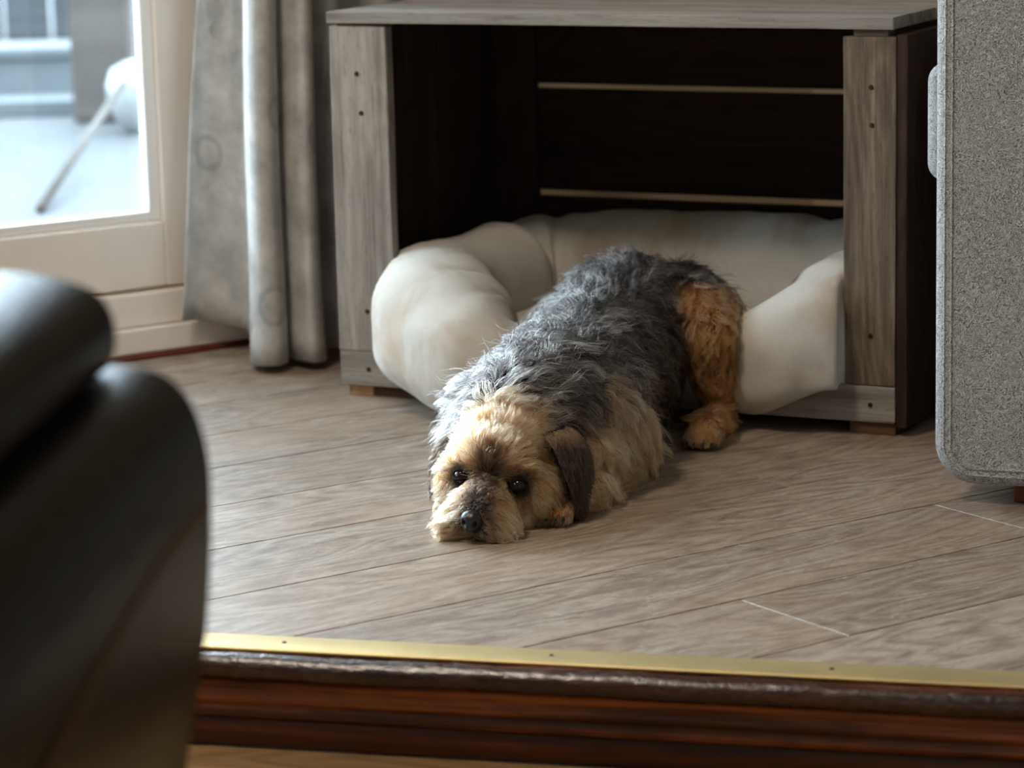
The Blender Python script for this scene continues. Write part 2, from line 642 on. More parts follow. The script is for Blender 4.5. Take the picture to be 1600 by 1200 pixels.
def wall(name, a, b_, z0, z1, thick, mat, label, outward, openings=()):
    """wall from a to b_ with rectangular openings (s0, s1, z0, z1), thickness away from the room"""
    d = (b_ - a)
    ln = d.length
    d.normalize()
    xs = sorted({0, ln, *[o[0] for o in openings], *[o[1] for o in openings]})
    zs = sorted({z0, z1, *[o[2] for o in openings], *[o[3] for o in openings]})
    bm = bmesh.new()
    for i in range(len(xs) - 1):
        for j in range(len(zs) - 1):
            xm, zm = (xs[i] + xs[i + 1]) / 2, (zs[j] + zs[j + 1]) / 2
            if any(o[0] < xm < o[1] and o[2] < zm < o[3] for o in openings):
                continue
            bb = box_bm(xs[i], xs[i + 1], 0, thick, zs[j], zs[j + 1])
            me = bpy.data.meshes.new('tmp')
            bb.to_mesh(me)
            bb.free()
            bm.from_mesh(me)
            bpy.data.meshes.remove(me)
    bmesh.ops.remove_doubles(bm, verts=bm.verts[:], dist=1e-5)
    # drop the inner faces between two neighbouring cells
    seen = {}
    for f in bm.faces:
        key = tuple(sorted(v.index for v in f.verts))
        seen.setdefault(key, []).append(f)
    m = Matrix((d, outward, Vector((0, 0, 1)))).transposed().to_4x4()
    m.translation = a
    return struct(bm_obj(name, bm, mat, None, matrix=m), label)


CEIL = 2.45
sA = (WP - LEFT_A).length       # wall coordinate of WP
DOOR = (sA - 1.18, sA + 0.20, 0.10, 2.18)
GLZ = (sA - 4.95, sA - 1.25, 0.10, 2.18)
wall_left = wall('wall_left', LEFT_A, CORNER, -0.15, CEIL, 0.20, M_PLASTER, 'pale plaster wall around the glazed door', -NI, (DOOR, GLZ))
wall('wall_back', CORNER, BACK_R, -0.15, CEIL, 0.15, M_PLASTER, 'pale plaster wall behind the crate', E2)
wall('wall_right', Vector((BACK_R.x, BACK_R.y, 0)), RIGHT_F, -0.15, CEIL, 0.15, M_PLASTER, 'pale plaster wall beyond the sofa', Vector((1, 0, 0)))
wall('wall_front', RIGHT_F, LEFT_F, -0.15, CEIL, 0.15, M_PLASTER, 'warm beige wall behind the viewpoint', Vector((0, -1, 0)))
wall('wall_side', LEFT_F, LEFT_A, -0.15, CEIL, 0.15, M_PLASTER, 'warm beige wall on the far left', Vector((-1, 0, 0)))
struct(prism('ceiling', [LEFT_A, LEFT_F, RIGHT_F, BACK_R, CORNER], CEIL, CEIL + 0.1, M_CEIL), 'white ceiling')

# ------------------------------------------------------------------ glazed door in the window wall
WM = frame(WP, PL)        # local x along the wall, y out of the room (away from NI), z up
door = struct(empty('door_1', WP, math.atan2(PL.y, PL.x)), 'cream framed glazed patio door')


def wbox(name, x0, x1, y0, y1, z0, z1, mat, parent, bev=0.003):
    return bm_obj(name, box_bm(x0, x1, y0, y1, z0, z1, bev, 2), mat, parent)


# local y grows outwards (0 = wall face)
DX0, DX1 = -1.05, 0.160
wbox('stile', 0.072, DX1, 0.010, 0.075, 0.102, 2.10, M_UPVC, door)
wbox('stile', DX0, DX0 + 0.085, 0.010, 0.075, 0.102, 2.10, M_UPVC, door)
wbox('bottom_rail', DX0 + 0.085, 0.072, 0.010, 0.075, 0.102, 0.202, M_UPVC, door)
wbox('top_rail', DX0 + 0.085, 0.072, 0.010, 0.075, 2.0, 2.10, M_UPVC, door)
wbox('glazing_bead', 0.052, 0.0725, 0.018, 0.040, 0.202, 2.0, M_BEAD, door)
wbox('glazing_bead', DX0 + 0.085, DX0 + 0.105, 0.018, 0.040, 0.202, 2.0, M_BEAD, door)
wbox('glazing_bead', DX0 + 0.105, 0.052, 0.018, 0.040, 0.202, 0.218, M_BEAD, door)
wbox('glazing_bead', DX0 + 0.105, 0.052, 0.018, 0.040, 1.984, 2.0, M_BEAD, door)
bm_obj('pane', box_bm(DX0 + 0.09, 0.066, 0.044, 0.048, 0.205, 1.995), M_GLASS, door)
# fixed frame around the leaf
fr1 = struct(empty('trim_1', WP, math.atan2(PL.y, PL.x)), 'cream fixed frame and threshold of the patio door')
wbox('jamb', 0.162, 0.215, 0.0, 0.09, 0.10, 2.16, M_UPVC, fr1)
wbox('jamb', DX0 - 0.13, DX0 - 0.002, 0.0, 0.09, 0.10, 2.16, M_UPVC, fr1)
wbox('head', DX0 - 0.13, 0.215, 0.0, 0.09, 2.102, 2.19, M_UPVC, fr1)
wbox('threshold', -3.5, 0.26, -0.004, 0.12, 0.047, 0.099, M_UPVC, fr1, 0.004)
base1 = struct(bm_obj('baseboard_left', box_bm(-3.5, 1.30, -0.016, -0.0005, 0.008, 0.0465, 0.003, 2), M_UPVC, None, matrix=frame(WP, PL)), 'cream board along the foot of the window wall')
struct(bm_obj('trim_2', box_bm(-3.5, 1.30, -0.026, -0.0005, 0.0005, 0.0075, 0.002), M_REDBASE, None, matrix=frame(WP, PL)), 'thin red-brown strip where the planks meet the window wall')
# fixed glazing further along the wall, and the side window of the room
win1 = struct(empty('window_1', WP, math.atan2(PL.y, PL.x)), 'cream framed fixed glazing beside the patio door')
for x in (-4.95, -3.74, -2.53, -1.31):
    wbox('mullion', x, x + 0.06, 0.01, 0.08, 0.1, 2.18, M_UPVC, win1)
for x in (-4.89, -3.68, -2.47):
    wbox('rail', x, x + 1.15, 0.01, 0.08, 0.1, 0.18, M_UPVC, win1)
    wbox('rail', x, x + 1.15, 0.01, 0.08, 2.10, 2.18, M_UPVC, win1)
    bm_obj('pane', box_bm(x, x + 1.15, 0.044, 0.048, 0.18, 2.10), M_GLASS, win1)

# ------------------------------------------------------------------ step: brass strip and mahogany front
stepM = frame(STEP0, STD)     # local x along the step, y away from the viewer, z up
L0, L1 = -1.80, 2.9


def extrude_profile(name, prof, x0, x1, mat, parent, nseg=1, wob=0.0, smooth=True, seed=0):
    vs, fs = [], []
    n = len(prof)
    for i in range(nseg + 1):
        x = x0 + (x1 - x0) * i / nseg
        for (y, z) in prof:
            w = wob * mnoise.noise(Vector((x * 9, y * 60 + seed, z * 60)))
            w2 = wob * mnoise.noise(Vector((x * 31, y * 90 + seed + 7, z * 90)))
            vs.append((x, y + w * 0.6, z + w + w2))
    for i in range(nseg):
        for k in range(n):
            a, b_ = i * n + k, i * n + (k + 1) % n
            fs.append((a, b_, b_ + n, a + n))
    fs.append(tuple(range(n)))
    fs.append(tuple(range(nseg * n, nseg * n + n))[::-1])
    bm = bmesh.new()
    bv = [bm.verts.new(v) for v in vs]
    for f in fs:
        bm.faces.new([bv[i] for i in f])
    o = bm_obj(name, bm, mat, parent)
    if smooth:
        for p in o.data.polygons:
            p.use_smooth = len(p.vertices) == 4
    return o


step = struct(empty('trim_3', STEP0, math.atan2(STD.y, STD.x)), 'dark varnished wooden step front under the brass strip')
nos = [(0.045, -0.0005), (0.0, -0.0008), (-0.012, -0.002), (-0.019, -0.006), (-0.0225, -0.012), (-0.0215, -0.019), (-0.017, -0.0245), (-0.008, -0.027), (0.045, -0.027)]
extrude_profile('nosing', nos, L0, L1, M_NOSING, step, 300, 0.0013)
fas = [(0.03, -0.0272), (-0.006, -0.0272), (-0.0085, -0.030), (-0.0085, -0.036), (-0.0055, -0.0385), (-0.0105, -0.041), (-0.0125, -0.046), (-0.0105, -0.051), (-0.0065, -0.053), (-0.0085, -0.056), (-0.0115, -0.060), (-0.0095, -0.066), (0.03, -0.066)]
extrude_profile('fascia', fas, L0, L1, M_MAHOG, step, 40, 0.0003)
bas = [(0.03, -0.0662), (-0.005, -0.0662), (-0.0075, -0.069), (-0.0075, -0.094), (-0.005, -0.0965), (0.03, -0.0965)]
extrude_profile('base_board', bas, L0, L1, M_MAHOG_D, step, 40, 0.0003)

brass = empty('brass_edge_strip', STEP0, math.atan2(STD.y, STD.x))
tag(brass, 'long brass edging strip screwed along the top edge of the wooden step', 'edging')
bp = [(0.0455, 0.0004), (0.0455, 0.0016), (0.043, 0.0028), (0.0, 0.0030), (-0.0028, 0.0022), (-0.0032, -0.0004), (-0.0008, -0.0006), (0.0, 0.0004)]
extrude_profile('strip', bp, L0, L1, M_BRASS, brass, 30, 0.0)
for k in range(9):
    bm = bmesh.new()
    bmesh.ops.create_cone(bm, cap_ends=True, segments=12, radius1=0.0026, radius2=0.0018, depth=0.0010)
    bmesh.ops.translate(bm, verts=bm.verts[:], vec=(-0.5 + 0.27 * k + 0.045, 0.022, 0.0034))
    bm_obj('screw', bm, M_NAIL, brass)

# ------------------------------------------------------------------ wooden crate
CO = Vector((-0.240, 3.957, 0.0))
crate = empty('wooden_crate', CO, -0.457579)
tag(crate, 'weathered wooden crate den standing on its side with a dog bed in it', 'crate')


def board(name, x0, x1, y0, y1, z0, z1, mat, parent, along='x', bev=0.0015, wob=0.0012, seed=0, taper=None):
    """sawn board in crate coordinates, split along its length and a little uneven; local X is the grain"""
    c = Vector(((x0 + x1) / 2, (y0 + y1) / 2, (z0 + z1) / 2))
    hx, hy, hz = (x1 - x0) / 2, (y1 - y0) / 2, (z1 - z0) / 2
    if along == 'x':
        m = frame(c, (1, 0, 0)); h = (hx, hy, hz)
    elif along == 'z':
        m = frame(c, (0, 0, 1), (-1, 0, 0)); h = (hz, hy, hx)
    else:
        m = frame(c, (0, 1, 0)); h = (hy, hx, hz)
    n = 7
    bm = bmesh.new()
    ringv = []
    for i in range(n + 1):
        t = -1 + 2 * i / n
        ring = []
        for (a, b_) in ((-1, -1), (1, -1), (1, 1), (-1, 1)):
            wv = mnoise.noise_vector(Vector((t * 1.6 + seed * 3.1, a * 0.8 + seed, b_ * 0.7))) * wob
            ky = h[1] * a
            kz = h[2] * b_
            if taper:
                kz *= 1 + taper * (t)
            ring.append(bm.verts.new((h[0] * t, ky + wv.y, kz + wv.z)))
        ringv.append(ring)
    for i in range(n):
        for k in range(4):
            bm.faces.new((ringv[i][k], ringv[i][(k + 1) % 4], ringv[i + 1][(k + 1) % 4], ringv[i + 1][k]))
    bm.faces.new(ringv[0][::-1])
    bm.faces.new(ringv[-1])
    bmesh.ops.recalc_face_normals(bm, faces=bm.faces)
    ed = [e for e in bm.edges if len(e.link_faces) == 2 and e.calc_face_angle(0) > 0.8]
    bmesh.ops.bevel(bm, geom=ed, offset=bev, segments=2, profile=0.6, affect='EDGES')
    return bm_obj(name, bm, mat, parent, matrix=m)


def nail(parent, p, along_y=True):
    bm = bmesh.new()
    bmesh.ops.create_cone(bm, cap_ends=True, segments=10, radius1=0.0036, radius2=0.0026, depth=0.003)
    inv = parent.matrix_basis.inverted()
    m = Matrix.Translation(p) @ Matrix.Rotation(math.radians(90), 4, 'X')
    return bm_obj('nail', bm, M_NAIL, parent, matrix=inv @ m)


CW, CD, PH = 0.8135, 0.51, 0.5165
# front: posts, bottom rail
pL = board('post', 0.0, 0.0885, 0.0, 0.020, 0.0655, PH, M_GREY, crate, 'z', seed=1, taper=-0.02)
pR = board('post', 0.744, 0.8135, 0.0, 0.020, 0.0655, 0.5115, M_GREYB, crate, 'z', seed=2, taper=0.02)
bF = board('bottom_rail', 0.0005, 0.8130, 0.0, 0.020, 0.0165, 0.0650, M_GREY, crate, 'x', seed=3)
for (pp, p) in ((pL, (0.042, -0.0008, 0.452)), (pL, (0.047, -0.0008, 0.398)), (pL, (0.046, -0.0008, 0.122)), (pR, (0.781, -0.0008, 0.448)), (pR, (0.782, -0.0008, 0.400)), (pR, (0.780, -0.0008, 0.13)), (bF, (0.045, -0.0008, 0.040)), (bF, (0.78, -0.0008, 0.040))):
    nail(pp, Vector(p))
board('spacer', 0.757, 0.803, 0.002, 0.030, 0.5118, 0.5205, M_GREYB, crate, 'x', seed=4, wob=0.0003)
board('spacer', 0.010, 0.085, 0.004, 0.030, 0.5168, 0.5205, M_GREYB, crate, 'x', seed=5, wob=0.0003)
# rear corner posts (inside the back)
board('post', 0.0195, 0.085, 0.470, 0.489, 0.0165, PH, M_DARKB, crate, 'z', seed=6)
board('post', 0.728, 0.794, 0.470, 0.489, 0.0165, PH, M_DARKB, crate, 'z', seed=7)
# side boards, upright
for (y0, y1, sd) in ((0.0205, 0.279, 8), (0.287, 0.4895, 9)):
    board('side_board', 0.002, 0.0190, y0, y1, 0.0165, PH - 0.002, M_DARKB, crate, 'z', seed=sd)
for (y0, y1, sd) in ((0.0005, 0.279, 10), (0.287, 0.4895, 11)):
    board('side_board', 0.8143, 0.8285, y0, y1, 0.0120, PH - 0.002, M_DARKB if y0 > 0.1 else M_DARKB, crate, 'z', seed=sd)
# back boards, level
for (z0, z1, sd) in ((0.0165, 0.222, 12), (0.232, 0.386, 13), (0.394, 0.515, 14)):
    board('back_board', 0.002, 0.8130, 0.4900, 0.506, z0, z1, M_DARKB, crate, 'x', seed=sd, wob=0.0008)
# bottom boards
for (y0, y1, sd) in ((0.0205, 0.18, 15), (0.186, 0.33, 16), (0.336, 0.469, 17)):
    board('bottom_board', 0.0195, 0.8135, y0, y1, 0.0165, 0.030, M_DARKB, crate, 'x', seed=sd, wob=0.0005)
# lid boards
for (y0, y1, sd) in ((-0.004, 0.170, 18), (0.173, 0.345, 19), (0.348, 0.515, 20)):
    board('lid_board', -0.0005, 0.8115, y0, y1, 0.5208, 0.5365, M_GREY, crate, 'x', seed=sd, wob=0.0007)
# feet blocks
board('foot', 0.007, 0.046, 0.010, 0.090, 0.0004, 0.0162, M_PALEF, crate, 'y', seed=21, wob=0.0002)
board('foot', 0.048, 0.112, 0.012, 0.050, 0.0004, 0.0162, M_EDGE, crate, 'x', seed=22, wob=0.0002)
board('foot', 0.750, 0.812, 0.006, 0.050, 0.0004, 0.0162, M_EDGE, crate, 'x', seed=23, wob=0.0002)
board('foot', 0.02, 0.11, 0.44, 0.50, 0.0004, 0.0162, M_EDGE, crate, 'x', seed=24, wob=0.0002)
board('foot', 0.72, 0.81, 0.44, 0.50, 0.0004, 0.0162, M_EDGE, crate, 'x', seed=25, wob=0.0002)

# ------------------------------------------------------------------ dog bed
bed = empty('dog_bed', CO + Vector((0, 0, 0.0)), -0.457579)
tag(bed, 'stone coloured canvas dog bed with a fat bolster, spilling out of the wooden crate', 'dog bed')
# closed bolster path in crate coordinates: x, y, z of centre, half width, half height
CP = np.array([
    (.130, .030, .128, .092, .086),
    (.185, -.035, .112, .095, .092),
    (.265, -.075, .086, .088, .084),
    (.345, -.045, .052, .078, .048),
    (.430, .070, .036, .070, .028),
    (.520, .085, .040, .070, .030),
    (.600, .040, .070, .070, .066),
    (.668, .012, .104, .078, .086),
    (.712, .045, .124, .086, .090),
    (.715, .120, .126, .084, .088),
    (.715, .260, .128, .082, .088),
    (.700, .360, .132, .084, .088),
    (.620, .395, .134, .075, .088),
    (.480, .398, .133, .072, .088),
    (.340, .398, .132, .072, .088),
    (.210, .390, .130, .076, .086),
    (.125, .340, .124, .084, .084),
    (.108, .230, .120, .086, .084),
    (.110, .120, .122, .087, .084),
])


def catmull(P, n):
    K = len(P)
    out = []
    for i in range(K):
        p0, p1, p2, p3 = P[i - 1], P[i], P[(i + 1) % K], P[(i + 2) % K]
        for j in range(n):
            t = j / n
            out.append(0.5 * ((2 * p1) + (-p0 + p2) * t + (2 * p0 - 5 * p1 + 4 * p2 - p3) * t * t + (-p0 + 3 * p1 - 3 * p2 + p3) * t ** 3))
    return np.array(out)


def vnoise(p, scale, seed):
    return mnoise.noise(Vector(p) * scale + Vector((seed * 7.3, seed * 1.7, seed * 3.9)))


SUBD = 16
PATH = catmull(CP, SUBD)
NP_, NR = len(PATH), 56
cen_in = np.array([0.42, 0.17])
# creases: (path position in control-point units, angle deg, along half width, angular half width, depth)
CREASES = [(1.35, 125, 0.07, 26, .012), (1.95, 118, 0.06, 24, .012), (2.5, 112, 0.07, 24, .009), (16.2, 110, .14, 70, .012), (15.5, 110, .12, 60, .008),
           (6.5, -40, .14, 40, .010), (11.2, 100, .11, 80, .012), (12.4, 100, .12, 60, .006), (9.6, 100, .08, 80, .010), (10.2, 95, .09, 60, .007)]
vs, fs = [], []
for i in range(NP_):
    p = PATH[i]
    tg = PATH[(i + 1) % NP_] - PATH[i - 1]
    t2 = tg[:2] / np.linalg.norm(tg[:2])
    outn = np.array([t2[1], -t2[0]])
    if np.dot(outn, p[:2] - cen_in) < 0:
        outn = -outn
    for k in range(NR):
        a = 2 * math.pi * k / NR
        ca, sa = math.cos(a), math.sin(a)
        # a soft sack: flatter underneath, angle 0 = outwards, 90 = up
        ex = 0.88
        rx = p[3] * math.copysign(abs(ca) ** ex, ca)
        rz = p[4] * math.copysign(abs(sa) ** (ex if sa > 0 else 0.7), sa)
        d = 0.0
        u = i / SUBD
        ad = math.degrees(a)
        for (cu, caa, w, aw, dep) in CREASES:
            du = (u - cu + NP_ / SUBD / 2) % (NP_ / SUBD) - NP_ / SUBD / 2
            slant = (ad - caa) / 100 * 0.35
            da = (ad - caa + 180) % 360 - 180
            g = math.exp(-((du - slant * w * 4) / w) ** 2) * math.exp(-(da / aw) ** 2)
            # ridge-valley
            d -= dep * g
            d += dep * 0.45 * math.exp(-((du - slant * w * 4 - 2.0 * w) / (w * 1.2)) ** 2) * math.exp(-(da / aw) ** 2)
        q = np.array([p[0] + outn[0] * rx, p[1] + outn[1] * rx, p[2] + rz])
        nz = 0.006 * vnoise(q, 9, 1) + 0.003 * vnoise(q, 24, 2)
        dirv = np.array([outn[0] * ca, outn[1] * ca, sa])
        q = q + dirv * (d + nz)
        # keep clear of the crate: side boards, back, front posts, bottom rail, floor
        q[0] = min(max(q[0], 0.0235), 0.8095)
        q[1] = min(q[1], 0.4660)
        if q[0] < 0.096 and q[1] < 0.0245:
            if q[1] > 0.010:
                q[1] = 0.0245
            else:
                q[0] = 0.096
        if q[0] > 0.739 and q[1] < 0.0245:
            if q[1] > 0.010:
                q[1] = 0.0245
            else:
                q[0] = min(q[0], 0.739 + 0.30 * max(0.0, -q[1] - 0.004))
        zmin = 0.0325 if q[1] > 0.022 else (0.067 if q[1] > -0.003 else 0.0025 + 0.062 * min(1, max(0, (q[0] - 0.60) / 0.13)))
        q[2] = max(q[2], zmin)
        vs.append(tuple(q))
for i in range(NP_):
    for k in range(NR):
        a, b_ = i * NR + k, i * NR + (k + 1) % NR
        c, d_ = ((i + 1) % NP_) * NR + (k + 1) % NR, ((i + 1) % NP_) * NR + k
        fs.append((a, b_, c, d_))
bol = mesh_obj('bolster', vs, fs, M_CANVAS, bed, True)
bmx = bmesh.new()
bmx.from_mesh(bol.data)
bmesh.ops.recalc_face_normals(bmx, faces=bmx.faces)
for _ in range(2):
    bmesh.ops.smooth_vert(bmx, verts=bmx.verts[:], factor=0.35, use_axis_x=True, use_axis_y=True, use_axis_z=True)
bmx.to_mesh(bol.data)
bmx.free()
# inner cushion
cush_v, cush_f = [], []
NU, NVV = 26, 16
for j in range(NVV + 1):
    for i in range(NU + 1):
        x = 0.14 + 0.55 * i / NU
        y = -0.01 + 0.37 * j / NVV
        e = min(1, min(i, NU - i) / 4) * min(1, min(j, NVV - j) / 4)
        z = 0.075 + 0.03 * math.sin(e * math.pi / 2) + 0.005 * vnoise((x, y, 0), 14, 4)
        if y < 0.12 and 0.30 < x < 0.60:
            z -= 0.045 * (1 - max(0, y) / 0.12)
        cush_v.append((x, y, z))
for j in range(NVV):
    for i in range(NU):
        a = j * (NU + 1) + i
        cush_f.append((a, a + 1, a + NU + 2, a + NU + 1))
nb = len(cush_v)
cush_v += [(v[0], v[1], 0.034 if v[1] > 0.021 else 0.067) for v in cush_v]
for j in range(NVV):
    for i in range(NU):
        a = nb + j * (NU + 1) + i
        cush_f.append((a, a + NU + 1, a + NU + 2, a + 1))
rim = [i for i in range(NU + 1)] + [(j) * (NU + 1) + NU for j in range(1, NVV + 1)] + [NVV * (NU + 1) + i for i in range(NU - 1, -1, -1)] + [j * (NU + 1) for j in range(NVV - 1, 0, -1)]
for a, b_ in zip(rim, rim[1:] + rim[:1]):
    cush_f.append((a, nb + a, nb + b_, b_))
mesh_obj('cushion', cush_v, cush_f, M_CANVAS, bed, True)

# ------------------------------------------------------------------ curtain
# hem points: s along the wall, o into the room, z of the hem; top points at z 0.56
HEM = [(.066, .045, .056), (.100, .040, .052), (.135, .060, .043), (.158, .075, .036), (.150, .110, .020), (.116, .165, .014), (.088, .215, .013), (.086, .248, .013), (.108, .262, .013), (.134, .245, .013), (.150, .215, .014), (.150, .250, .014), (.160, .276, .013), (.184, .268, .013), (.196, .235, .014), (.222, .190, .016), (.236, .215, .018), (.258, .218, .018), (.280, .175, .02), (.300, .120, .02), (.345, .130, .02), (.365, .165, .02), (.395, .150, .02), (.410, .100, .02), (.450, .095, .02), (.475, .140, .02), (.505, .130, .02), (.525, .080, .02), (.57, .075, .02), (.60, .1, .02), (.64, .07, .02)]
TOPS = [(.128, .045), (.148, .042), (.170, .06), (.186, .07), (.178, .105), (.140, .165), (.100, .215), (.098, .246), (.116, .258), (.137, .243), (.154, .213), (.156, .248), (.166, .272), (.186, .264), (.198, .232), (.222, .190), (.236, .213), (.256, .215)] + [(h[0], h[1]) for h in HEM[18:]]


def open_catmull(P, n):
    P = np.array(P, float)
    P = np.vstack([2 * P[0] - P[1], P, 2 * P[-1] - P[-2]])
    out = []
    for i in range(1, len(P) - 2):
        p0, p1, p2, p3 = P[i - 1], P[i], P[i + 1], P[i + 2]
        for j in range(n):
            t = j / n
            out.append(0.5 * ((2 * p1) + (-p0 + p2) * t + (2 * p0 - 5 * p1 + 4 * p2 - p3) * t * t + (-p0 + 3 * p1 - 3 * p2 + p3) * t ** 3))
    out.append(P[-2])
    return np.array(out)


hem = open_catmull(HEM, 8)
top = open_catmull(TOPS, 8)
ZS = [0, .03, .07, .12, .18, .25, .32, .40, .48, .56, .7, .9, 1.2, 1.6, 2.2]
cv, cf, cuv = [], [], []
seg = np.r_[0, np.cumsum(np.linalg.norm(np.diff(hem[:, :2], axis=0), axis=1))]
for zi, zz in enumerate(ZS):
    f = zz / .56
    f = f if f <= 1 else 1 + 0.25 * (1 - math.exp(-(f - 1)))
    for i in range(len(hem)):
        s = hem[i, 0] + (top[i, 0] - hem[i, 0]) * f
        o = hem[i, 1] + (top[i, 1] - hem[i, 1]) * f
        z = hem[i, 2] + zz if zz < 0.5 else hem[i, 2] * max(0, 1 - (zz - .5)) + zz
        s += 0.004 * vnoise((s * 12, zz * 3, 0), 1.0, 5)
        o += 0.005 * vnoise((s * 12, zz * 3, 4), 1.0, 6)
        cv.append(wall_pt(s, o, z))
        cuv.append((seg[i], zz))
nh = len(hem)
for zi in range(len(ZS) - 1):
    for i in range(nh - 1):
        a = zi * nh + i
        cf.append((a, a + 1, a + nh + 1, a + nh))
cur = mesh_obj('curtain', cv, cf, M_CURTAIN, None, True)
ul = cur.data.uv_layers.new(name='UVMap')
for lp in cur.data.loops:
    ul.data[lp.index].uv = cuv[lp.vertex_index]
sol = cur.modifiers.new('thickness', 'SOLIDIFY')
sol.thickness = 0.0022
tag(cur, 'long silvery taupe curtain printed with discs, hanging in folds beside the glazed door', 'curtain')

# ------------------------------------------------------------------ grey sofa, its arm towards the viewer
PHI = math.radians(20)
SO = Vector((0.564, 3.206, 0))
sofa = empty('grey_sofa', SO, -PHI)
tag(sofa, 'grey woven fabric sofa at the right edge, seen from its arm side', 'sofa')


def soft_box(name, x0, x1, y0, y1, z0, z1, rc, re, mat, parent, puff=0.0):
    """upholstered slab: outline in XZ with corner radius rc, depth along y with edge radius re"""
    pts = []
    for (cx, cz, a0) in ((x1 - rc, z1 - rc, 0), (x0 + rc, z1 - rc, 90), (x0 + rc, z0 + rc, 180), (x1 - rc, z0 + rc, 270)):
        for k in range(9):
            a = math.radians(a0 + 90 * k / 8)
            pts.append((cx + rc * math.cos(a), cz + rc * math.sin(a), math.cos(a), math.sin(a)))
    # densify straight runs
    dense = []
    for i in range(len(pts)):
        p, q = pts[i], pts[(i + 1) % len(pts)]
        dl = math.hypot(q[0] - p[0], q[1] - p[1])
        m_ = max(1, int(dl / 0.05))
        for j in range(m_):
            t = j / m_
            dense.append(tuple(p[c] + (q[c] - p[c]) * t for c in range(4)))
    n = len(dense)
    rings = []
    for k in range(7):
        a = math.radians(90 * k / 6)
        rings.append((y0 + re * (1 - math.sin(a)), re * (1 - math.cos(a))))
    rings = rings[::-1]              # from the face inwards
    ys = [(y0 + re - re * math.sin(math.radians(90 - 15 * k)), re - re * math.cos(math.radians(90 - 15 * k))) for k in range(7)]
    ys += [(y0 + re + (y1 - y0 - 2 * re) * t, 0) for t in (.25, .5, .75)]
    ys += [(y1 - re + re * math.sin(math.radians(15 * k)), re - re * math.cos(math.radians(15 * k))) for k in range(7)]
    vs, fs = [], []
    for (y, ins) in ys:
        for (x, z, nx, nz) in dense:
            pf = puff * (1 - ((y - (y0 + y1) / 2) / ((y1 - y0) / 2)) ** 2)
            vs.append((x - nx * ins + nx * pf, y, z - nz * ins + nz * pf))
    for i in range(len(ys) - 1):
        for k in range(n):
            a, b_ = i * n + k, i * n + (k + 1) % n
            fs.append((a, b_, b_ + n, a + n))
    fs.append(tuple(range(n)))
    fs.append(tuple(range((len(ys) - 1) * n, len(ys) * n))[::-1])
    bm = bmesh.new()
    bv = [bm.verts.new(v) for v in vs]
    for f in fs:
        bm.faces.new([bv[i] for i in f])
    o = bm_obj(name, bm, mat, parent)
    for p in o.data.polygons:
        p.use_smooth = len(p.vertices) == 4
    return o, dense


def tube(name, pts, r, mat, parent, closed=False, seg=8):
    P = [Vector(p) for p in pts]
    n = len(P)
    vs, fs = [], []
    for i in range(n):
        t = (P[(i + 1) % n] - P[i - 1]) if closed else (P[min(i + 1, n - 1)] - P[max(i - 1, 0)])
        t.normalize()
        a = t.orthogonal() if i == 0 else (a - t * a.dot(t))
        a.normalize()
        b_ = t.cross(a)
        rr = r[i] if hasattr(r, '__len__') else r
        for k in range(seg):
            w = 2 * math.pi * k / seg
            vs.append(P[i] + (a * math.cos(w) + b_ * math.sin(w)) * rr)
    for i in range(n if closed else n - 1):
        for k in range(seg):
            c = i * seg + k
            d_ = i * seg + (k + 1) % seg
            e = ((i + 1) % n) * seg
            fs.append((c, d_, e + (k + 1) % seg, e + k))
    if not closed:
        fs.append(tuple(range(seg))[::-1])
        fs.append(tuple(range((n - 1) * seg, n * seg)))
    return mesh_obj(name, vs, fs, mat, parent, True)


SAX0, SAX1 = -0.0850, 0.86
arm, dense = soft_box('arm', SAX0, SAX1, 0.0, 0.19, 0.024, 0.63, 0.048, 0.016, M_TWEED, sofa)
far_arm, _d = soft_box('arm', SAX0, SAX1, 1.21, 1.40, 0.024, 0.63, 0.048, 0.016, M_TWEED, sofa)
# twin seam lines round the arm panel
for ins, yy in ((0.0125, 0.0010), (0.0205, 0.0002)):
    loop = []
    for (x, z, nx, nz) in dense:
        loop.append((x - nx * ins, yy, z - nz * ins))
    tube('piping', loop, 0.0016, M_TWEED, arm, True, 6)
soft_box('seat_base', SAX0 + 0.02, SAX1, 0.192, 1.208, 0.06, 0.345, 0.03, 0.012, M_TWEED, sofa)
soft_box('seat_cushion', SAX0 - 0.050, SAX1 - 0.16, 0.194, 0.70, 0.350, 0.492, 0.022, 0.016, M_TWEED, sofa, 0.004)
soft_box('seat_cushion', SAX0 - 0.034, SAX1 - 0.16, 0.704, 1.206, 0.350, 0.492, 0.022, 0.016, M_TWEED, sofa, 0.004)
soft_box('backrest', SAX1 - 0.15, SAX1 + 0.06, 0.192, 1.208, 0.350, 0.88, 0.06, 0.03, M_TWEED, sofa, 0.0)
for (x, y) in ((0.003, 0.03), (0.78, 0.03), (0.003, 1.30), (0.78, 1.30)):
    bm_obj('foot', box_bm(x, x + 0.06, y, y + 0.06, 0.0004, 0.0238, 0.002, 2), M_FOOT, sofa)

# ------------------------------------------------------------------ dark leather armchair in the foreground
chair = empty('leather_armchair', Vector((-0.30, 1.75, LOWZ)), math.radians(-4.5))
tag(chair, 'dark brown leather armchair in the near left corner, out of focus', 'armchair')


def smooth_loop(ctrl, n):
    return catmull(np.array(ctrl, float), n)


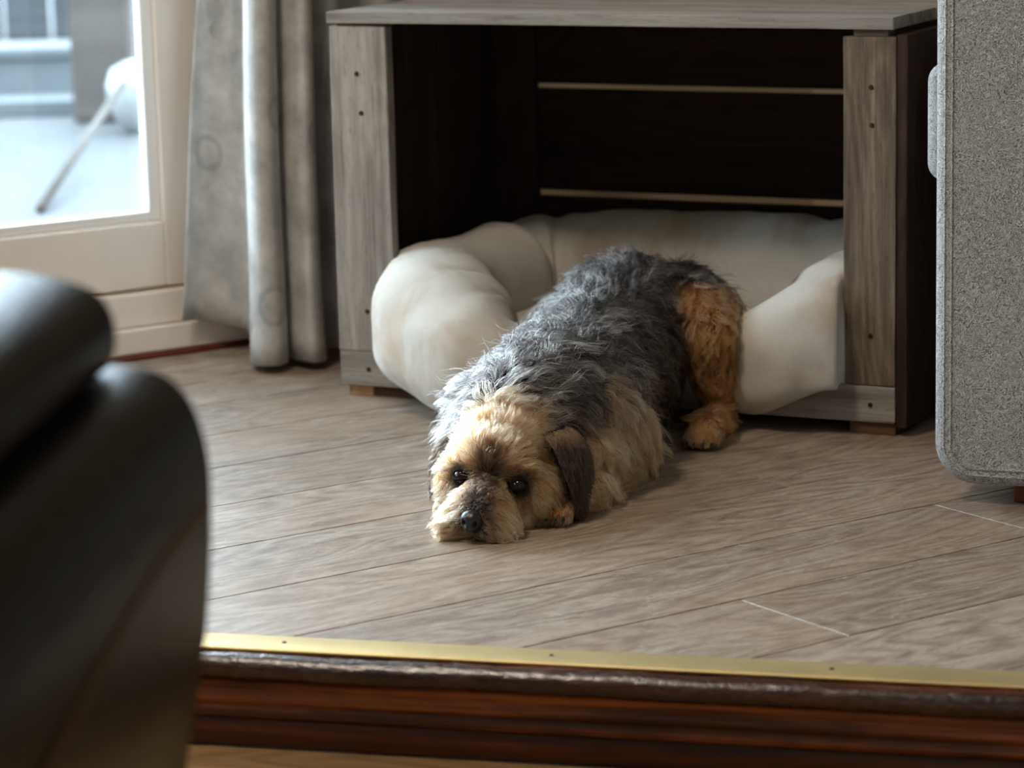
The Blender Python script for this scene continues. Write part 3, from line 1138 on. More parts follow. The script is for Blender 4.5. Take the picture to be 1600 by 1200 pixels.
def inflate(name, ctrl, y0, y1, rnd, mat, parent, n=8, off=(0, 0), lean=0.0, squash=1.0):
    """closed outline in XZ given depth along y with well rounded rims"""
    P = smooth_loop(ctrl, n)
    if np.sum(P[:, 0] * np.roll(P[:, 1], -1) - np.roll(P[:, 0], -1) * P[:, 1]) < 0:
        P = P[::-1]
    T_ = np.roll(P, -1, 0) - np.roll(P, 1, 0)
    T_ /= np.linalg.norm(T_, axis=1)[:, None]
    N_ = np.stack([T_[:, 1], -T_[:, 0]], 1)
    ys = [(y0 + rnd - rnd * math.sin(a), rnd - rnd * math.cos(a)) for a in np.radians(np.linspace(90, 0, 9))]
    ys += [(y0 + rnd + (y1 - y0 - 2 * rnd) * t, 0) for t in (.33, .66)]
    ys += [(y1 - rnd + rnd * math.sin(a), rnd - rnd * math.cos(a)) for a in np.radians(np.linspace(0, 90, 9))]
    vs, fs = [], []
    m_ = len(P)
    for (y, ins) in ys:
        Q = P - N_ * ins
        for q in Q:
            vs.append((q[0] + lean * (y - y0), y, q[1]))
    for i in range(len(ys) - 1):
        for k in range(m_):
            a, b_ = i * m_ + k, i * m_ + (k + 1) % m_
            fs.append((a, b_, b_ + m_, a + m_))
    bm = bmesh.new()
    bv = [bm.verts.new(v) for v in vs]
    for f in fs:
        bm.faces.new([bv[i] for i in f])
    for base in (0, (len(ys) - 1) * m_):
        bm.faces.new([bv[base + k] for k in range(m_)])
    o = bm_obj(name, bm, mat, parent)
    for p in o.data.polygons:
        p.use_smooth = True
    return o


# outlines measured relative to the chair origin (x + 0.30, z - LOWZ)
def rel(x, z):
    return (x + 0.30, z - LOWZ)


ZL = LOWZ
arm_out = [rel(-.240, -.02), rel(-.214, .20), rel(-.196, .30), rel(-.1895, .385), rel(-.193, .425), rel(-.205, .452), rel(-.226, .466), rel(-.262, .468), rel(-.300, .460), rel(-.335, .440), rel(-.362, .38), rel(-.365, .20), rel(-.365, -.02), rel(-.355, -.085), rel(-.232, -.085)]
inflate('arm', arm_out, -0.95, 0.05, 0.05, M_LEATHER, chair)
pad = [rel(-.238, .487), rel(-.240, .507), rel(-.253, .522), rel(-.285, .531), rel(-.325, .533), rel(-.365, .525), rel(-.385, .50), rel(-.380, .475), rel(-.345, .469), rel(-.30, .4685), rel(-.262, .4685), rel(-.245, .472)]
inflate('arm_pad', pad, -0.92, 0.0, 0.03, M_LEATHER, chair)
seam = [(-.62, .33), (-.50, .352), (-.36, .37), (-.24, .380), (-.13, .385), (-.02, .383)]
SP = open_catmull(seam, 6)
tube('seam', [(-.1895 + .30, p[0], p[1] - LOWZ) for p in SP], 0.0022, M_SEAM, chair, False, 8)
inflate('seat', [(-.07, .30), (-.10, .36), (-.34, .38), (-.56, .36), (-.59, .30), (-.58, .14), (-.34, .12), (-.08, .14)], -0.75, -0.02, 0.05, M_LEATHER, chair)
inflate('arm', [(-.61, .0), (-.595, .20), (-.592, .45), (-.62, .545), (-.69, .57), (-.75, .53), (-.77, .40), (-.77, .1), (-.75, .013), (-.65, .013)], -0.95, 0.05, 0.05, M_LEATHER, chair)
inflate('backrest', [(-.075, .20), (-.075, .50), (-.11, .78), (-.20, .88), (-.34, .90), (-.48, .88), (-.56, .78), (-.585, .50), (-.585, .2), (-.34, .14)], -0.98, -0.76, 0.06, M_LEATHER, chair)
for (x, y) in ((0.02, -0.08), (0.02, -0.85), (-0.72, -0.08), (-0.72, -0.85)):
    bm_obj('foot', box_bm(x, x + 0.05, y, y + 0.05, 0.0005, 0.03, 0.003, 2), M_FOOT, chair)

# ------------------------------------------------------------------ outside, beyond the glass
GZ = -0.10
patio = struct(prism('floor', [wall_pt(-7, -0.21), wall_pt(7, -0.21), wall_pt(7, -12), wall_pt(-7, -12)][::-1], GZ - 0.1, GZ, M_PATIO), 'pale stone patio outside the glass')
low = empty('low_garden_wall', Vector((-1.33, 8.95, GZ)), 0.02)
tag(low, 'low white rendered garden wall in two tiers outside the glass', 'wall')
bm_obj('lower_tier', box_bm(-2.5, 0.16, 0.0, 0.25, 0, 0.050, 0.006, 2), M_RENDER, low)
bm_obj('upper_tier', box_bm(-2.5, 0.16, 0.255, 0.50, 0, 0.16, 0.006, 2), M_RENDER, low)
bm_obj('coping', box_bm(-2.5, 0.16, 0.24, 0.56, 0.1605, 0.195, 0.006, 2), M_RENDER, low)
post = bm_obj('timber_post', box_bm(-0.095, 0.095, -0.095, 0.095, 0, 2.4, 0.012, 2), M_POSTOUT, None, matrix=Matrix.Translation((-1.215, 8.80, GZ)))
tag(post, 'thick grey-brown timber post standing on the patio outside the glass', 'post')
fence = empty('garden_fence', Vector((-2.2, 12.2, GZ)), 0.0)
tag(fence, 'dark grey upright-board fence at the back of the garden', 'fence')
for k in range(22):
    bm_obj('fence_board', box_bm(-2.3 + 0.2 * k, -2.115 + 0.2 * k, -0.01 + 0.006 * (k % 2), 0.012 + 0.006 * (k % 2), 0.0, 1.8, 0.004), M_FENCE, fence)
for z in (0.35, 1.35):
    bm_obj('fence_rail', box_bm(-2.3, 2.1, 0.02, 0.06, z, z + 0.08, 0.004), M_FENCE, fence)
# round white pot
prof = [(0.0, 0.0), (0.10, 0.0), (0.135, 0.02), (0.165, 0.08), (0.172, 0.14), (0.155, 0.185), (0.12, 0.205), (0.11, 0.20), (0.105, 0.18), (0.0, 0.175)]
pv, pf = [], []
for (r, z) in prof:
    for k in range(32):
        a = 2 * math.pi * k / 32
        pv.append((r * math.cos(a), r * math.sin(a), z))
for i in range(len(prof) - 1):
    for k in range(32):
        pf.append((i * 32 + k, i * 32 + (k + 1) % 32, (i + 1) * 32 + (k + 1) % 32, (i + 1) * 32 + k))
pot = mesh_obj('garden_pot', pv, pf, M_POT, None, True, Matrix.Translation((-1.00, 8.45, GZ)))
tag(pot, 'round white garden pot on the patio beside the timber post', 'pot')
pole = tube('garden_pole', [(-1.095, 6.68, GZ + 0.012), (-1.10, 7.5, GZ + 0.085), (-1.098, 8.29, GZ + 0.155)], 0.011, M_POSTOUT, None, False, 10)
tag(pole, 'thin brown pole lying slanted on the patio against the white pot', 'pole')

# ------------------------------------------------------------------ the dog
# dog coordinates: x = its left, y = backwards from the nose, z up
DOG_LOC = Vector((-0.047, 3.115, 0))
DOG_RZ = math.atan2(-0.30, 0.954)
HEAD_PIV = np.array([0.0, 0.11, 0.06])
_yaw, _roll = math.radians(3.0), math.radians(7.0)
_cr, _sr, _cy, _sy = math.cos(_roll), math.sin(_roll), math.cos(_yaw), math.sin(_yaw)
# roll lowers its left side, yaw turns the nose a little to its right
R_ROLL = np.array([[_cr, 0, _sr], [0, 1, 0], [-_sr, 0, _cr]])
R_YAW = np.array([[_cy, -_sy, 0], [_sy, _cy, 0], [0, 0, 1]])
R_HEAD = R_YAW @ R_ROLL


def hd(p):
    return R_HEAD @ (np.asarray(p, float) - HEAD_PIV) + HEAD_PIV


PRIMS = []      # (label, centre, radii(3), rotation(3x3))


def ell(label, c, r, rot=None):
    PRIMS.append((label, np.array(c, float), np.array(r, float), np.eye(3) if rot is None else rot))


def chain(label, pts, step=0.012):
    for (p, q) in zip(pts[:-1], pts[1:]):
        p, q = np.array(p, float), np.array(q, float)
        n = max(1, int(np.linalg.norm(q[:3] - p[:3]) / step))
        for i in range(n + 1):
            c = p + (q - p) * i / n
            ell(label, c[:3], (c[3], c[3], c[3]))


def hell(label, c, r):
    ell(label, hd(c), r, R_HEAD)


TORSO = [(.190, .0, .070, .102), (.240, .080, .078, .098), (.300, .090, .088, .093), (.370, .092, .092, .094), (.440, .090, .094, .098), (.510, .088, .094, .102), (.580, .090, .097, .116), (.640, .092, .091, .132), (.690, .084, .079, .135), (.728, .066, .062, .122)]
TORSO[0] = (.190, .070, .068, .100)
for (a, b_) in zip(TORSO[:-1], TORSO[1:]):
    for k in range(4):
        t = k / 4
        y, w, h, z = [a[c] + (b_[c] - a[c]) * t for c in range(4)]
        ell('torso', (0.004, y, z), (w, 0.045, h))
ell('torso', (0.0, .725, .120), (.060, .04, .058))
chain('neck', [(0, .205, .098, .072), (0, .150, .086, .060)])
# head
hell('head', (0, .118, .076), (.061, .064, .053))
hell('head', (0, .085, .080), (.046, .045, .036))
for s_ in (-1, 1):
    hell('head', (s_ * .026, .071, .072), (.024, .024, .020))
    hell('cheek', (s_ * .040, .092, .046), (.030, .042, .038))
hell('muzzle', (0, .040, .034), (.034, .046, .030))
hell('muzzle', (0, .008, .025), (.026, .026, .021))
hell('muzzle', (-.018, .014, .016), (.020, .028, .014))
hell('muzzle', (.018, .014, .016), (.020, .028, .014))
hell('muzzle', (0, .046, .047), (.015, .036, .015))
hell('muzzle', (-.020, .026, .024), (.020, .026, .019))
hell('muzzle', (.020, .026, .024), (.020, .026, .019))
hell('muzzle', (0, .060, .022), (.040, .055, .018))
# forelegs, folded flat on the floor either side of the chin
for s_ in (-1, 1):
    chain('fore', [(s_ * .060, .270, .090, .052), (s_ * .076, .310, .062, .046), (s_ * .084, .325, .042, .037)])
    chain('fore', [(s_ * .055, .220, .060, .045), (s_ * .066, .270, .050, .045)])
    wx = .078 if s_ > 0 else -.066
    chain('fore', [(s_ * .088, .345, .034, .030), (wx, .170, .025, .021), (wx - .006 * s_, .120, .021, .019)])
    for k in (-1.5, -.5, .5, 1.5):
        ell('paw', (wx - .010 * s_ + k * .0095, .092 - (.004 if abs(k) < 1 else 0), .0125), (.0075, .016, .012))
    ell('paw', (wx - .008 * s_, .112, .018), (.022, .022, .016))
# hind legs in a crouch: stifle high, hock low behind, foot flat on the floor
for s_ in (-1, 1):
    if s_ > 0:
        chain('thigh', [(.064, .690, .142, .066), (.104, .645, .142, .052), (.126, .600, .134, .037)])
        chain('hind', [(.128, .597, .130, .035), (.132, .608, .085, .028), (.134, .628, .040, .021), (.135, .630, .026, .019)])
    else:
        chain('thigh', [(-.055, .690, .120, .058), (-.070, .640, .105, .048), (-.084, .600, .088, .036)])
        chain('hind', [(-.086, .596, .085, .034), (-.108, .610, .060, .028), (-.126, .628, .036, .021), (-.133, .630, .026, .019)])
    chain('hind', [(s_ * .135, .630, .024, .019), (s_ * .138, .560, .021, .018), (s_ * .140, .530, .021, .019)])
    for k in (-1.5, -.5, .5, 1.5):
        ell('paw', (s_ * .141 + k * .0105, .507 - (.005 if abs(k) < 1 else 0), .0135), (.0082, .018, .0128))
    ell('paw', (s_ * .140, .528, .020), (.025, .024, .018))
chain('tail', [(0, .745, .120, .024), (-.020, .785, .105, .018), (-.055, .800, .095, .013), (-.085, .795, .090, .009)])

PL_LAB = [p[0] for p in PRIMS]
PL_C = np.array([p[1] for p in PRIMS])
PL_R = np.array([p[2] for p in PRIMS])
PL_M = np.array([p[3] for p in PRIMS])

M_SKIN = None


def dog_coat_mat():
    m, nt, b = new_mat('dog_undercoat')
    T = NT(nt)
    at = T.n('ShaderNodeAttribute', attribute_name='coat')
    T.l(at.outputs['Color'], b.inputs['Base Color'])
    b.inputs['Roughness'].default_value = 0.95
    b.inputs['Specular IOR Level'].default_value = 0.1
    return m


def fur_mat():
    m = bpy.data.materials.new('dog_fur')
    m.use_nodes = True
    nt = m.node_tree
    nt.nodes.clear()
    T = NT(nt)
    out = T.n('ShaderNodeOutputMaterial')
    h = T.n('ShaderNodeBsdfHairPrincipled')
    h.parametrization = 'COLOR'
    h.inputs['Roughness'].default_value = 0.38
    h.inputs['Radial Roughness'].default_value = 0.55
    h.inputs['Random Roughness'].default_value = 0.2
    h.inputs['IOR'].default_value = 1.42
    at = T.n('ShaderNodeAttribute', attribute_name='fur_colour')
    T.l(at.outputs['Color'], h.inputs['Color'])
    T.l(h.outputs[0], out.inputs[0])
    return m


M_COAT = dog_coat_mat()
M_FUR = fur_mat()
M_NOSE = plain('black_nose_leather', lin(26, 24, 25), 0.32, 0, 0.6, (420, 0.5, 0.0008), 0.1)
M_EYE = plain('dark_brown_eye', lin(30, 16, 9), 0.07, 0, 0.45)
M_LID = plain('black_eyelid', lin(16, 12, 11), 0.8, 0, 0.15)
M_CLAW = plain('black_claw', lin(24, 21, 20), 0.35)

# body: union of the soft shapes, remeshed to one skin
bm = bmesh.new()
for (lab, c, r, rot) in PRIMS:
    bb = bmesh.new()
    bmesh.ops.create_icosphere(bb, subdivisions=2, radius=1.0)
    for v in bb.verts:
        q = rot @ (np.array(v.co) * r) + c
        q[2] = max(q[2], 0.0012)
        v.co = Vector(q)
    me = bpy.data.meshes.new('tmp')
    bb.to_mesh(me)
    bb.free()
    bm.from_mesh(me)
    bpy.data.meshes.remove(me)
tme = bpy.data.meshes.new('tmp_body')
bm.to_mesh(tme)
bm.free()
tob = bpy.data.objects.new('tmp_body', tme)
COL.objects.link(tob)
rm = tob.modifiers.new('r', 'REMESH')
rm.mode = 'VOXEL'
rm.voxel_size = 0.0045
rm.use_smooth_shade = True
sm = tob.modifiers.new('s', 'SMOOTH')
sm.factor = 0.5
sm.iterations = 7
dg = bpy.context.evaluated_depsgraph_get()
dog_me = bpy.data.meshes.new_from_object(tob.evaluated_get(dg), depsgraph=dg)
bpy.data.objects.remove(tob)
bpy.data.meshes.remove(tme)
dog_me.name = 'dog'
dog_me.materials.clear()
dog_me.materials.append(M_COAT)
dog_me.polygons.foreach_set('use_smooth', [True] * len(dog_me.polygons))
dog = link(bpy.data.objects.new('dog', dog_me))
dog.location = DOG_LOC
dog.rotation_euler = (0, 0, DOG_RZ)
tag(dog, 'scruffy grizzle and tan terrier lying with its chin on the oak floor', 'dog')
nv = len(dog_me.vertices)
V = np.empty(nv * 3)
dog_me.vertices.foreach_get('co', V)
V = V.reshape(-1, 3)
V[:, 2] = np.maximum(V[:, 2], 0.001)
dog_me.vertices.foreach_set('co', V.ravel())


def nearest_label(P):
    best = np.full(len(P), 1e9)
    lab = np.zeros(len(P), int)
    for i in range(len(PRIMS)):
        q = (P - PL_C[i]) @ PL_M[i]
        k = np.linalg.norm(q / PL_R[i], axis=1)
        d = (k - 1) * PL_R[i].min()
        b_ = d < best
        best[b_] = d[b_]
        lab[b_] = i
    return np.array(PL_LAB)[lab]


# ears: folded drop ears
EARS = []


def ear_pts(s_):
    # the flap hangs from a fold line along the side of the skull, its tip low and forward
    if s_ > 0:
        base0, base1, tip = np.array([.056, .090, .112]), np.array([.066, .170, .110]), np.array([.096, .112, .013])
    else:
        base0, base1, tip = np.array([-.052, .105, .088]), np.array([-.056, .155, .088]), np.array([-.070, .088, .028])
    nu, nvv = 8, 12
    P = []
    for j in range(nvv + 1):
        v = j / nvv
        w = max(0.04, (1 - v ** 2.2)) * (1 + 0.10 * math.sin(math.pi * v)) * (0.75 + 0.25 * min(1, v * 4))
        cb = (base0 + base1) / 2
        for i in range(nu + 1):
            u = i / nu - 0.5
            c = cb * (1 - v) + tip * v
            p = c + (base1 - base0) * u * w
            p[0] += s_ * (0.016 * math.sin(math.pi * min(1, v ** 0.7)) - 0.014 * (1 - v) * (2 * u) ** 2)
            p[2] += -0.004 * (2 * u) ** 2 * (1 - v)
            P.append(hd(p))
    F = []
    for j in range(nvv):
        for i in range(nu):
            a = j * (nu + 1) + i
            F.append((a, a + 1, a + nu + 2, a + nu + 1))
    return np.array(P), F


for s_ in (1, -1):
    P, F = ear_pts(s_)
    e = mesh_obj('ear', P, F, M_COAT, dog, True)
    so_ = e.modifiers.new('thickness', 'SOLIDIFY')
    so_.thickness = 0.005
    so_.offset = 0
    EARS.append((s_, P, F, e))
    ca = e.data.color_attributes.new('coat', 'FLOAT_COLOR', 'POINT')
    ca.data.foreach_set('color', np.tile(lin(22, 16, 14), (len(P), 1)).ravel())

EYES = {-1: hd((-.0325, .0545, .0575)), 1: hd((.0350, .0530, .0575))}
NOSE = hd((0, -.016, .0265))

# ---- coat pattern
C_ = {k: np.array(lin(*v)[:3]) for k, v in dict(
    cream=(202, 174, 146), tan=(180, 134, 94), rust=(154, 98, 48), brown=(98, 68, 46), dark=(30, 23, 20), charcoal=(50, 45, 42),
    silver=(182, 177, 169), grey=(104, 100, 96), sand=(158, 130, 96), black=(16, 12, 10)).items()}


def sm01(x, a, b_):
    t = np.clip((x - a) / (b_ - a), 0, 1)
    return t * t * (3 - 2 * t)


KN = RNG.normal(size=(14, 3))


def swirl(P, sc, seed):
    out = np.zeros(len(P))
    rr = np.random.default_rng(seed)
    for i in range(6):
        k = rr.normal(size=3) * sc
        out += np.sin(P @ k + rr.uniform(0, 6.28))
    return out / 2.4


def coat(P, lab, rnd, rnd2):
    """coat colour at points P, left side painted as if lit; rnd picks the individual hair"""
    n = len(P)
    x, y, z = P[:, 0], P[:, 1], P[:, 2]
    col = np.zeros((n, 3))

    def pick(opts):
        cum = np.cumsum([o[0] for o in opts])
        idx = np.searchsorted(cum / cum[-1], rnd)
        return np.array([C_[o[1]] for o in opts])[np.clip(idx, 0, len(opts) - 1)]
    back = pick([(.40, 'dark'), (.24, 'charcoal'), (.14, 'grey'), (.22, 'silver')])
    flank = pick([(.62, 'dark'), (.22, 'black'), (.10, 'charcoal'), (.06, 'brown')])
    front = pick([(.12, 'dark'), (.14, 'charcoal'), (.14, 'grey'), (.36, 'sand'), (.24, 'tan')])
    lit_left = pick([(.25, 'charcoal'), (.40, 'grey'), (.35, 'silver')])  # paler greys: daylight on the left side put into the hair colour
    hind = pick([(.56, 'rust'), (.36, 'tan'), (.08, 'brown')])
    legc = pick([(.45, 'tan'), (.35, 'sand'), (.12, 'cream'), (.08, 'rust')])
    headc = pick([(.50, 'cream'), (.40, 'tan'), (.10, 'rust')])
    n1 = swirl(P, 40, 5)
    body = back.copy()
    w = sm01(x + 0.012 * n1, .045, .080) * sm01(y, .34, .42) * (1 - sm01(z, .150, .185))
    body += (flank - body) * w[:, None]
    w = (1 - sm01(y + .02 * n1, .32, .40)) * (1 - sm01(z, .080, .125))
    body += (front - body) * w[:, None]
    w = (1 - sm01(x, -.075, -.030)) * 0.9
    body += (lit_left - body) * w[:, None]
    col[:] = body
    neck = lab == 'neck'
    is_h = np.isin(lab, ['head', 'cheek', 'muzzle'])
    # head
    HP = (P - HEAD_PIV) @ R_HEAD + HEAD_PIV
    hx, hy, hz = HP[:, 0], HP[:, 1], HP[:, 2]
    hc = headc.copy()
    # warmer brow and crown, paler cheeks and beard
    crown = sm01(hz, .070, .100) * (1 - sm01(np.abs(hx), .03, .055))
    hc += (pick([(.55, 'tan'), (.25, 'cream'), (.20, 'rust')]) - hc) * (0.45 * crown)[:, None]
    beard = (1 - sm01(hz, .030, .048)) * (1 - sm01(hy, .06, .09))
    hc += (pick([(.6, 'cream'), (.25, 'sand'), (.15, 'tan')]) - hc) * (0.8 * beard)[:, None]
    # dark stripe down the bridge to the nose and under the eyes
    br = np.exp(-(hx / .017) ** 2) * (1 - sm01(hy, .040, .060)) * sm01(hz, .032, .044)
    hc += (pick([(.35, 'brown'), (.25, 'charcoal'), (.4, 'dark')]) - hc) * np.clip(br * 1.4, 0, .97)[:, None]
    for s_ in (-1, 1):
        de = np.linalg.norm(P - EYES[s_], axis=1)
        wv = 1 - sm01(de, .011, .020 + .004 * (s_ > 0))
        hc += (C_['dark'] - hc) * (0.85 * wv)[:, None]
    dn = np.linalg.norm(P - NOSE, axis=1)
    wv = 1 - sm01(dn, .018, .038)
    hc += (C_['dark'] - hc) * (0.75 * wv)[:, None]
    bk = sm01(hy + .003 * n1, .126, .148)
    hc += (pick([(.5, 'charcoal'), (.3, 'grey'), (.2, 'silver')]) - hc) * (bk * 0.9)[:, None]
    col[is_h] = hc[is_h]
    wn_ = sm01(y + .006 * n1, .118, .140)
    nb_ = hc + (body - hc) * wn_[:, None]
    col[neck] = nb_[neck]
    f = np.isin(lab, ['fore'])
    wf = sm01(z, .07, .11)
    fc = legc + (body - legc) * (0.8 * wf)[:, None]
    fc += (lit_left - fc) * ((1 - sm01(x, -.06, -.03)) * sm01(y, .13, .18))[:, None]
    col[f] = fc[f]
    h = np.isin(lab, ['hind'])
    col[h] = hind[h]
    t_ = lab == 'thigh'
    wt = sm01(y + .010 * n1, .595, .650)
    tc_ = hind + (back * 0.9 - hind) * wt[:, None]
    inner = sm01(np.abs(x), .075, .095)
    tc_ = flank + (tc_ - flank) * inner[:, None]
    col[t_] = tc_[t_]
    pw = lab == 'paw'
    col[pw] = pick([(.6, 'tan'), (.25, 'rust'), (.15, 'cream')])[pw]
    return col


labV = nearest_label(V)
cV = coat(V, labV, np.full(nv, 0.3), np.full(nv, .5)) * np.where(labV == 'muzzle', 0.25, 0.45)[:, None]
ca = dog_me.color_attributes.new('coat', 'FLOAT_COLOR', 'POINT')
ca.data.foreach_set('color', np.c_[cV, np.ones(nv)].ravel())

# ---- eyes, nose, claws
for s_ in (-1, 1):
    bm = bmesh.new()
    bmesh.ops.create_uvsphere(bm, u_segments=24, v_segments=16, radius=0.0090)
    eo = bm_obj('eye', bm, M_EYE, dog, True, Matrix.Translation(Vector(EYES[s_])))
    # almond lids: a dark rim round the visible front of the eye
    rim = []
    fw = Vector((s_ * 0.30, -0.86, 0.40)).normalized()
    xx = fw.cross(Vector((0, 0, 1))).normalized()
    yy = xx.cross(fw)
    for k in range(28):
        a = 2 * math.pi * k / 28
        ey = 0.0050 * math.sin(a) if math.sin(a) > 0 else 0.0060 * math.sin(a)
        ex_ = 0.0090 * math.cos(a)
        dz = math.sqrt(max(0.0, 0.0097 ** 2 - ex_ ** 2 - ey ** 2))
        rim.append(Vector(EYES[s_]) + xx * ex_ + yy * ey + fw * dz)
    tube('eyelid', rim, 0.0016, M_LID, dog, True, 8)

bm = bmesh.new()
bmesh.ops.create_icosphere(bm, subdivisions=4, radius=1.0)
for v in bm.verts:
    x, y, z = v.co
    # wide top, narrower under, a groove down the middle and two nostrils
    wd = 0.0118 * (1.0 + 0.16 * z)
    p = Vector((x * wd, y * 0.0105, z * 0.0128))
    if y < 0:
        p.y += 0.0022 * math.exp(-(x / 0.12) ** 2) * (1 if z < 0.35 else 0.3)
        for sx in (-1, 1):
            dx, dz = (x - sx * 0.50), (z + 0.08)
            p.y += 0.0075 * math.exp(-((dx / 0.19) ** 2 + ((dz - 0.3 * sx * dx) / 0.24) ** 2))
    v.co = p
nm = Matrix(R_HEAD.tolist()).to_4x4()
nm.translation = Vector(NOSE)
bm_obj('nose', bm, M_NOSE, dog, True, nm)


def claw(p, d):
    pts = [Vector(p) + Vector(d) * (0.011 * k / 4) + Vector((0, 0, -0.0045 * (k / 4) ** 2)) for k in range(5)]
    for q in pts:
        q.z = max(q.z, 0.0022)
    tube('claw', pts, [0.0021, 0.0020, 0.0017, 0.0012, 0.0006], M_CLAW, dog, False, 8)


for s_ in (-1, 1):
    for k in (-1.5, -.5, .5, 1.5):
        claw((s_ * .141 + k * .0105, .491 - (.005 if abs(k) < 1 else 0), .011), (0.05 * k, -1, 0))
wx = .078
for k in (-1.5, -.5, .5, 1.5):
    claw((wx - .010 + k * .0095, .078 - (.004 if abs(k) < 1 else 0), .0105), (0.05 * k, -1, 0))

# ---- fur
dog_me.calc_loop_triangles()
nt_ = len(dog_me.loop_triangles)
TRI = np.empty(nt_ * 3, int)
dog_me.loop_triangles.foreach_get('vertices', TRI)
TRI = TRI.reshape(-1, 3)
VN = np.zeros_like(V)
fn = np.cross(V[TRI[:, 1]] - V[TRI[:, 0]], V[TRI[:, 2]] - V[TRI[:, 0]])
for k in range(3):
    np.add.at(VN, TRI[:, k], fn)
VN /= np.linalg.norm(VN, axis=1)[:, None] + 1e-12


def sample(Vx, Tr, Nn, n, weight=None):
    a, b_, c = Vx[Tr[:, 0]], Vx[Tr[:, 1]], Vx[Tr[:, 2]]
    ar = np.linalg.norm(np.cross(b_ - a, c - a), axis=1)
    if weight is not None:
        ar = ar * weight
    idx = RNG.choice(len(Tr), n, p=ar / ar.sum())
    r1, r2 = np.sqrt(RNG.random(n)), RNG.random(n)
    w = np.stack([1 - r1, r1 * (1 - r2), r1 * r2], 1)
    P = (a[idx] * w[:, :1] + b_[idx] * w[:, 1:2] + c[idx] * w[:, 2:])
    Nr = Nn[Tr[idx, 0]] * w[:, :1] + Nn[Tr[idx, 1]] * w[:, 1:2] + Nn[Tr[idx, 2]] * w[:, 2:]
    Nr /= np.linalg.norm(Nr, axis=1)[:, None] + 1e-12
    return P, Nr


tcen = V[TRI].mean(1)
tl = nearest_label(tcen)
wgt = np.ones(nt_)
wgt[np.isin(tl, ['head', 'cheek', 'muzzle'])] = 3.0
wgt[tl == 'muzzle'] = 5.0
wgt[np.isin(tl, ['paw'])] = 2.2
wgt[np.isin(tl, ['hind', 'fore'])] = 1.5
wgt[(tcen[:, 2] < 0.006)] = 0.05
NF = 105000
P, Nr = sample(V, TRI, VN, NF, wgt)
lab = nearest_label(P)
keep = np.ones(NF, bool)
for s_ in (-1, 1):
    keep &= np.linalg.norm(P - (EYES[s_] + np.array([s_ * .002, -.006, .002])), axis=1) > 0.0115
keep &= np.linalg.norm((P - NOSE) / np.array([1.0, 1, 1.1]), axis=1) > 0.0128
P, Nr, lab = P[keep], Nr[keep], lab[keep]
# ear hairs
ep, en, el = [], [], []
for (s_, Pe, Fe, e) in EARS:
    T3 = np.array([(f[0], f[1], f[2]) for f in Fe] + [(f[0], f[2], f[3]) for f in Fe])
    Nn = np.zeros_like(Pe)
    fnn = np.cross(Pe[T3[:, 1]] - Pe[T3[:, 0]], Pe[T3[:, 2]] - Pe[T3[:, 0]])
    for k in range(3):
        np.add.at(Nn, T3[:, k], fnn)
    Nn /= np.linalg.norm(Nn, axis=1)[:, None]
    if np.mean(Nn[:, 0]) * s_ < 0:
        Nn = -Nn
    p_, n_ = sample(Pe, T3, Nn, 8000)
    side = np.where(RNG.random(len(p_)) < 0.85, 1, -1)[:, None]
    ep.append(p_ + n_ * side * 0.002)
    en.append(n_ * side)
    el.append(np.array(['ear'] * len(p_)))
P = np.vstack([P] + ep)
Nr = np.vstack([Nr] + en)
lab = np.r_[lab, np.concatenate(el)]
n = len(P)
x, y, z = P[:, 0], P[:, 1], P[:, 2]
HP = (P - HEAD_PIV) @ R_HEAD + HEAD_PIV
r1, r2, r3 = RNG.random(n), RNG.random(n), RNG.random(n)
isear = lab == 'ear'
# locks: every hair leans towards the guide hair of its lock
NG = n // 22
gi = RNG.choice(n, NG, replace=False)
kd = kdtree.KDTree(NG)
for k, g in enumerate(gi):
    kd.insert(Vector(P[g]), k)
kd.balance()
near = np.array([gi[kd.find(Vector(p))[1]] for p in P])
bad = (lab[near] == 'ear') != isear
near[bad] = np.arange(n)[bad]
own = RNG.random(n)
r1 = np.where(RNG.random(n) < 0.60, np.clip(r1[near] + 0.10 * (own - .5), 0, 0.999), own)
col = coat(P, lab, r1, r2)
isear = lab == 'ear'
earc = np.where((own < .62)[:, None], C_['black'], np.where((own < .86)[:, None], C_['brown'] * 0.45, C_['brown']))
topw = sm01(HP[:, 2], .098, .122)
earc = earc + (C_['tan'] - earc) * (topw * (r2 < .8))[:, None]
col[isear] = earc[isear]

# flow of the coat
D = np.zeros((n, 3))
sgn = np.sign(x + 1e-6)
D[:] = np.stack([0.45 * sgn * np.clip(np.abs(Nr[:, 0]), 0, 1), np.full(n, 0.75), -0.9 * np.abs(Nr[:, 0]) - 0.1], 1)
hm = np.isin(lab, ['head', 'cheek'])
ctr = np.array([0.0, .050, .062])
dv = HP - ctr
dv[:, 0] *= 1.25
dv[:, 2] = dv[:, 2] * 0.9 - 0.25 * np.abs(dv[:, 0]) - 0.010 * (np.abs(HP[:, 0]) > .03)
D[hm] = (dv @ R_HEAD.T)[hm]
mz = lab == 'muzzle'
dm = np.stack([HP[:, 0] * 1.3, 0.014 + 0 * x, -0.020 + 0 * x], 1)
up_ = sm01(HP[:, 2], .042, .056)
dm[:, 2] += 0.030 * up_
dm[:, 1] += 0.012 * up_
dm[:, 1] -= 0.026 * (1 - sm01(HP[:, 2], .018, .034)) * (1 - sm01(HP[:, 1], .03, .06))
D[mz] = (dm @ R_HEAD.T)[mz]
lg = np.isin(lab, ['hind', 'thigh'])
D[lg] = np.stack([0.15 * sgn, np.full(n, -0.30), np.full(n, -1.0)], 1)[lg]
fl = lab == 'fore'
D[fl] = np.stack([0.55 * sgn, np.full(n, 0.15), np.full(n, -0.8)], 1)[fl]
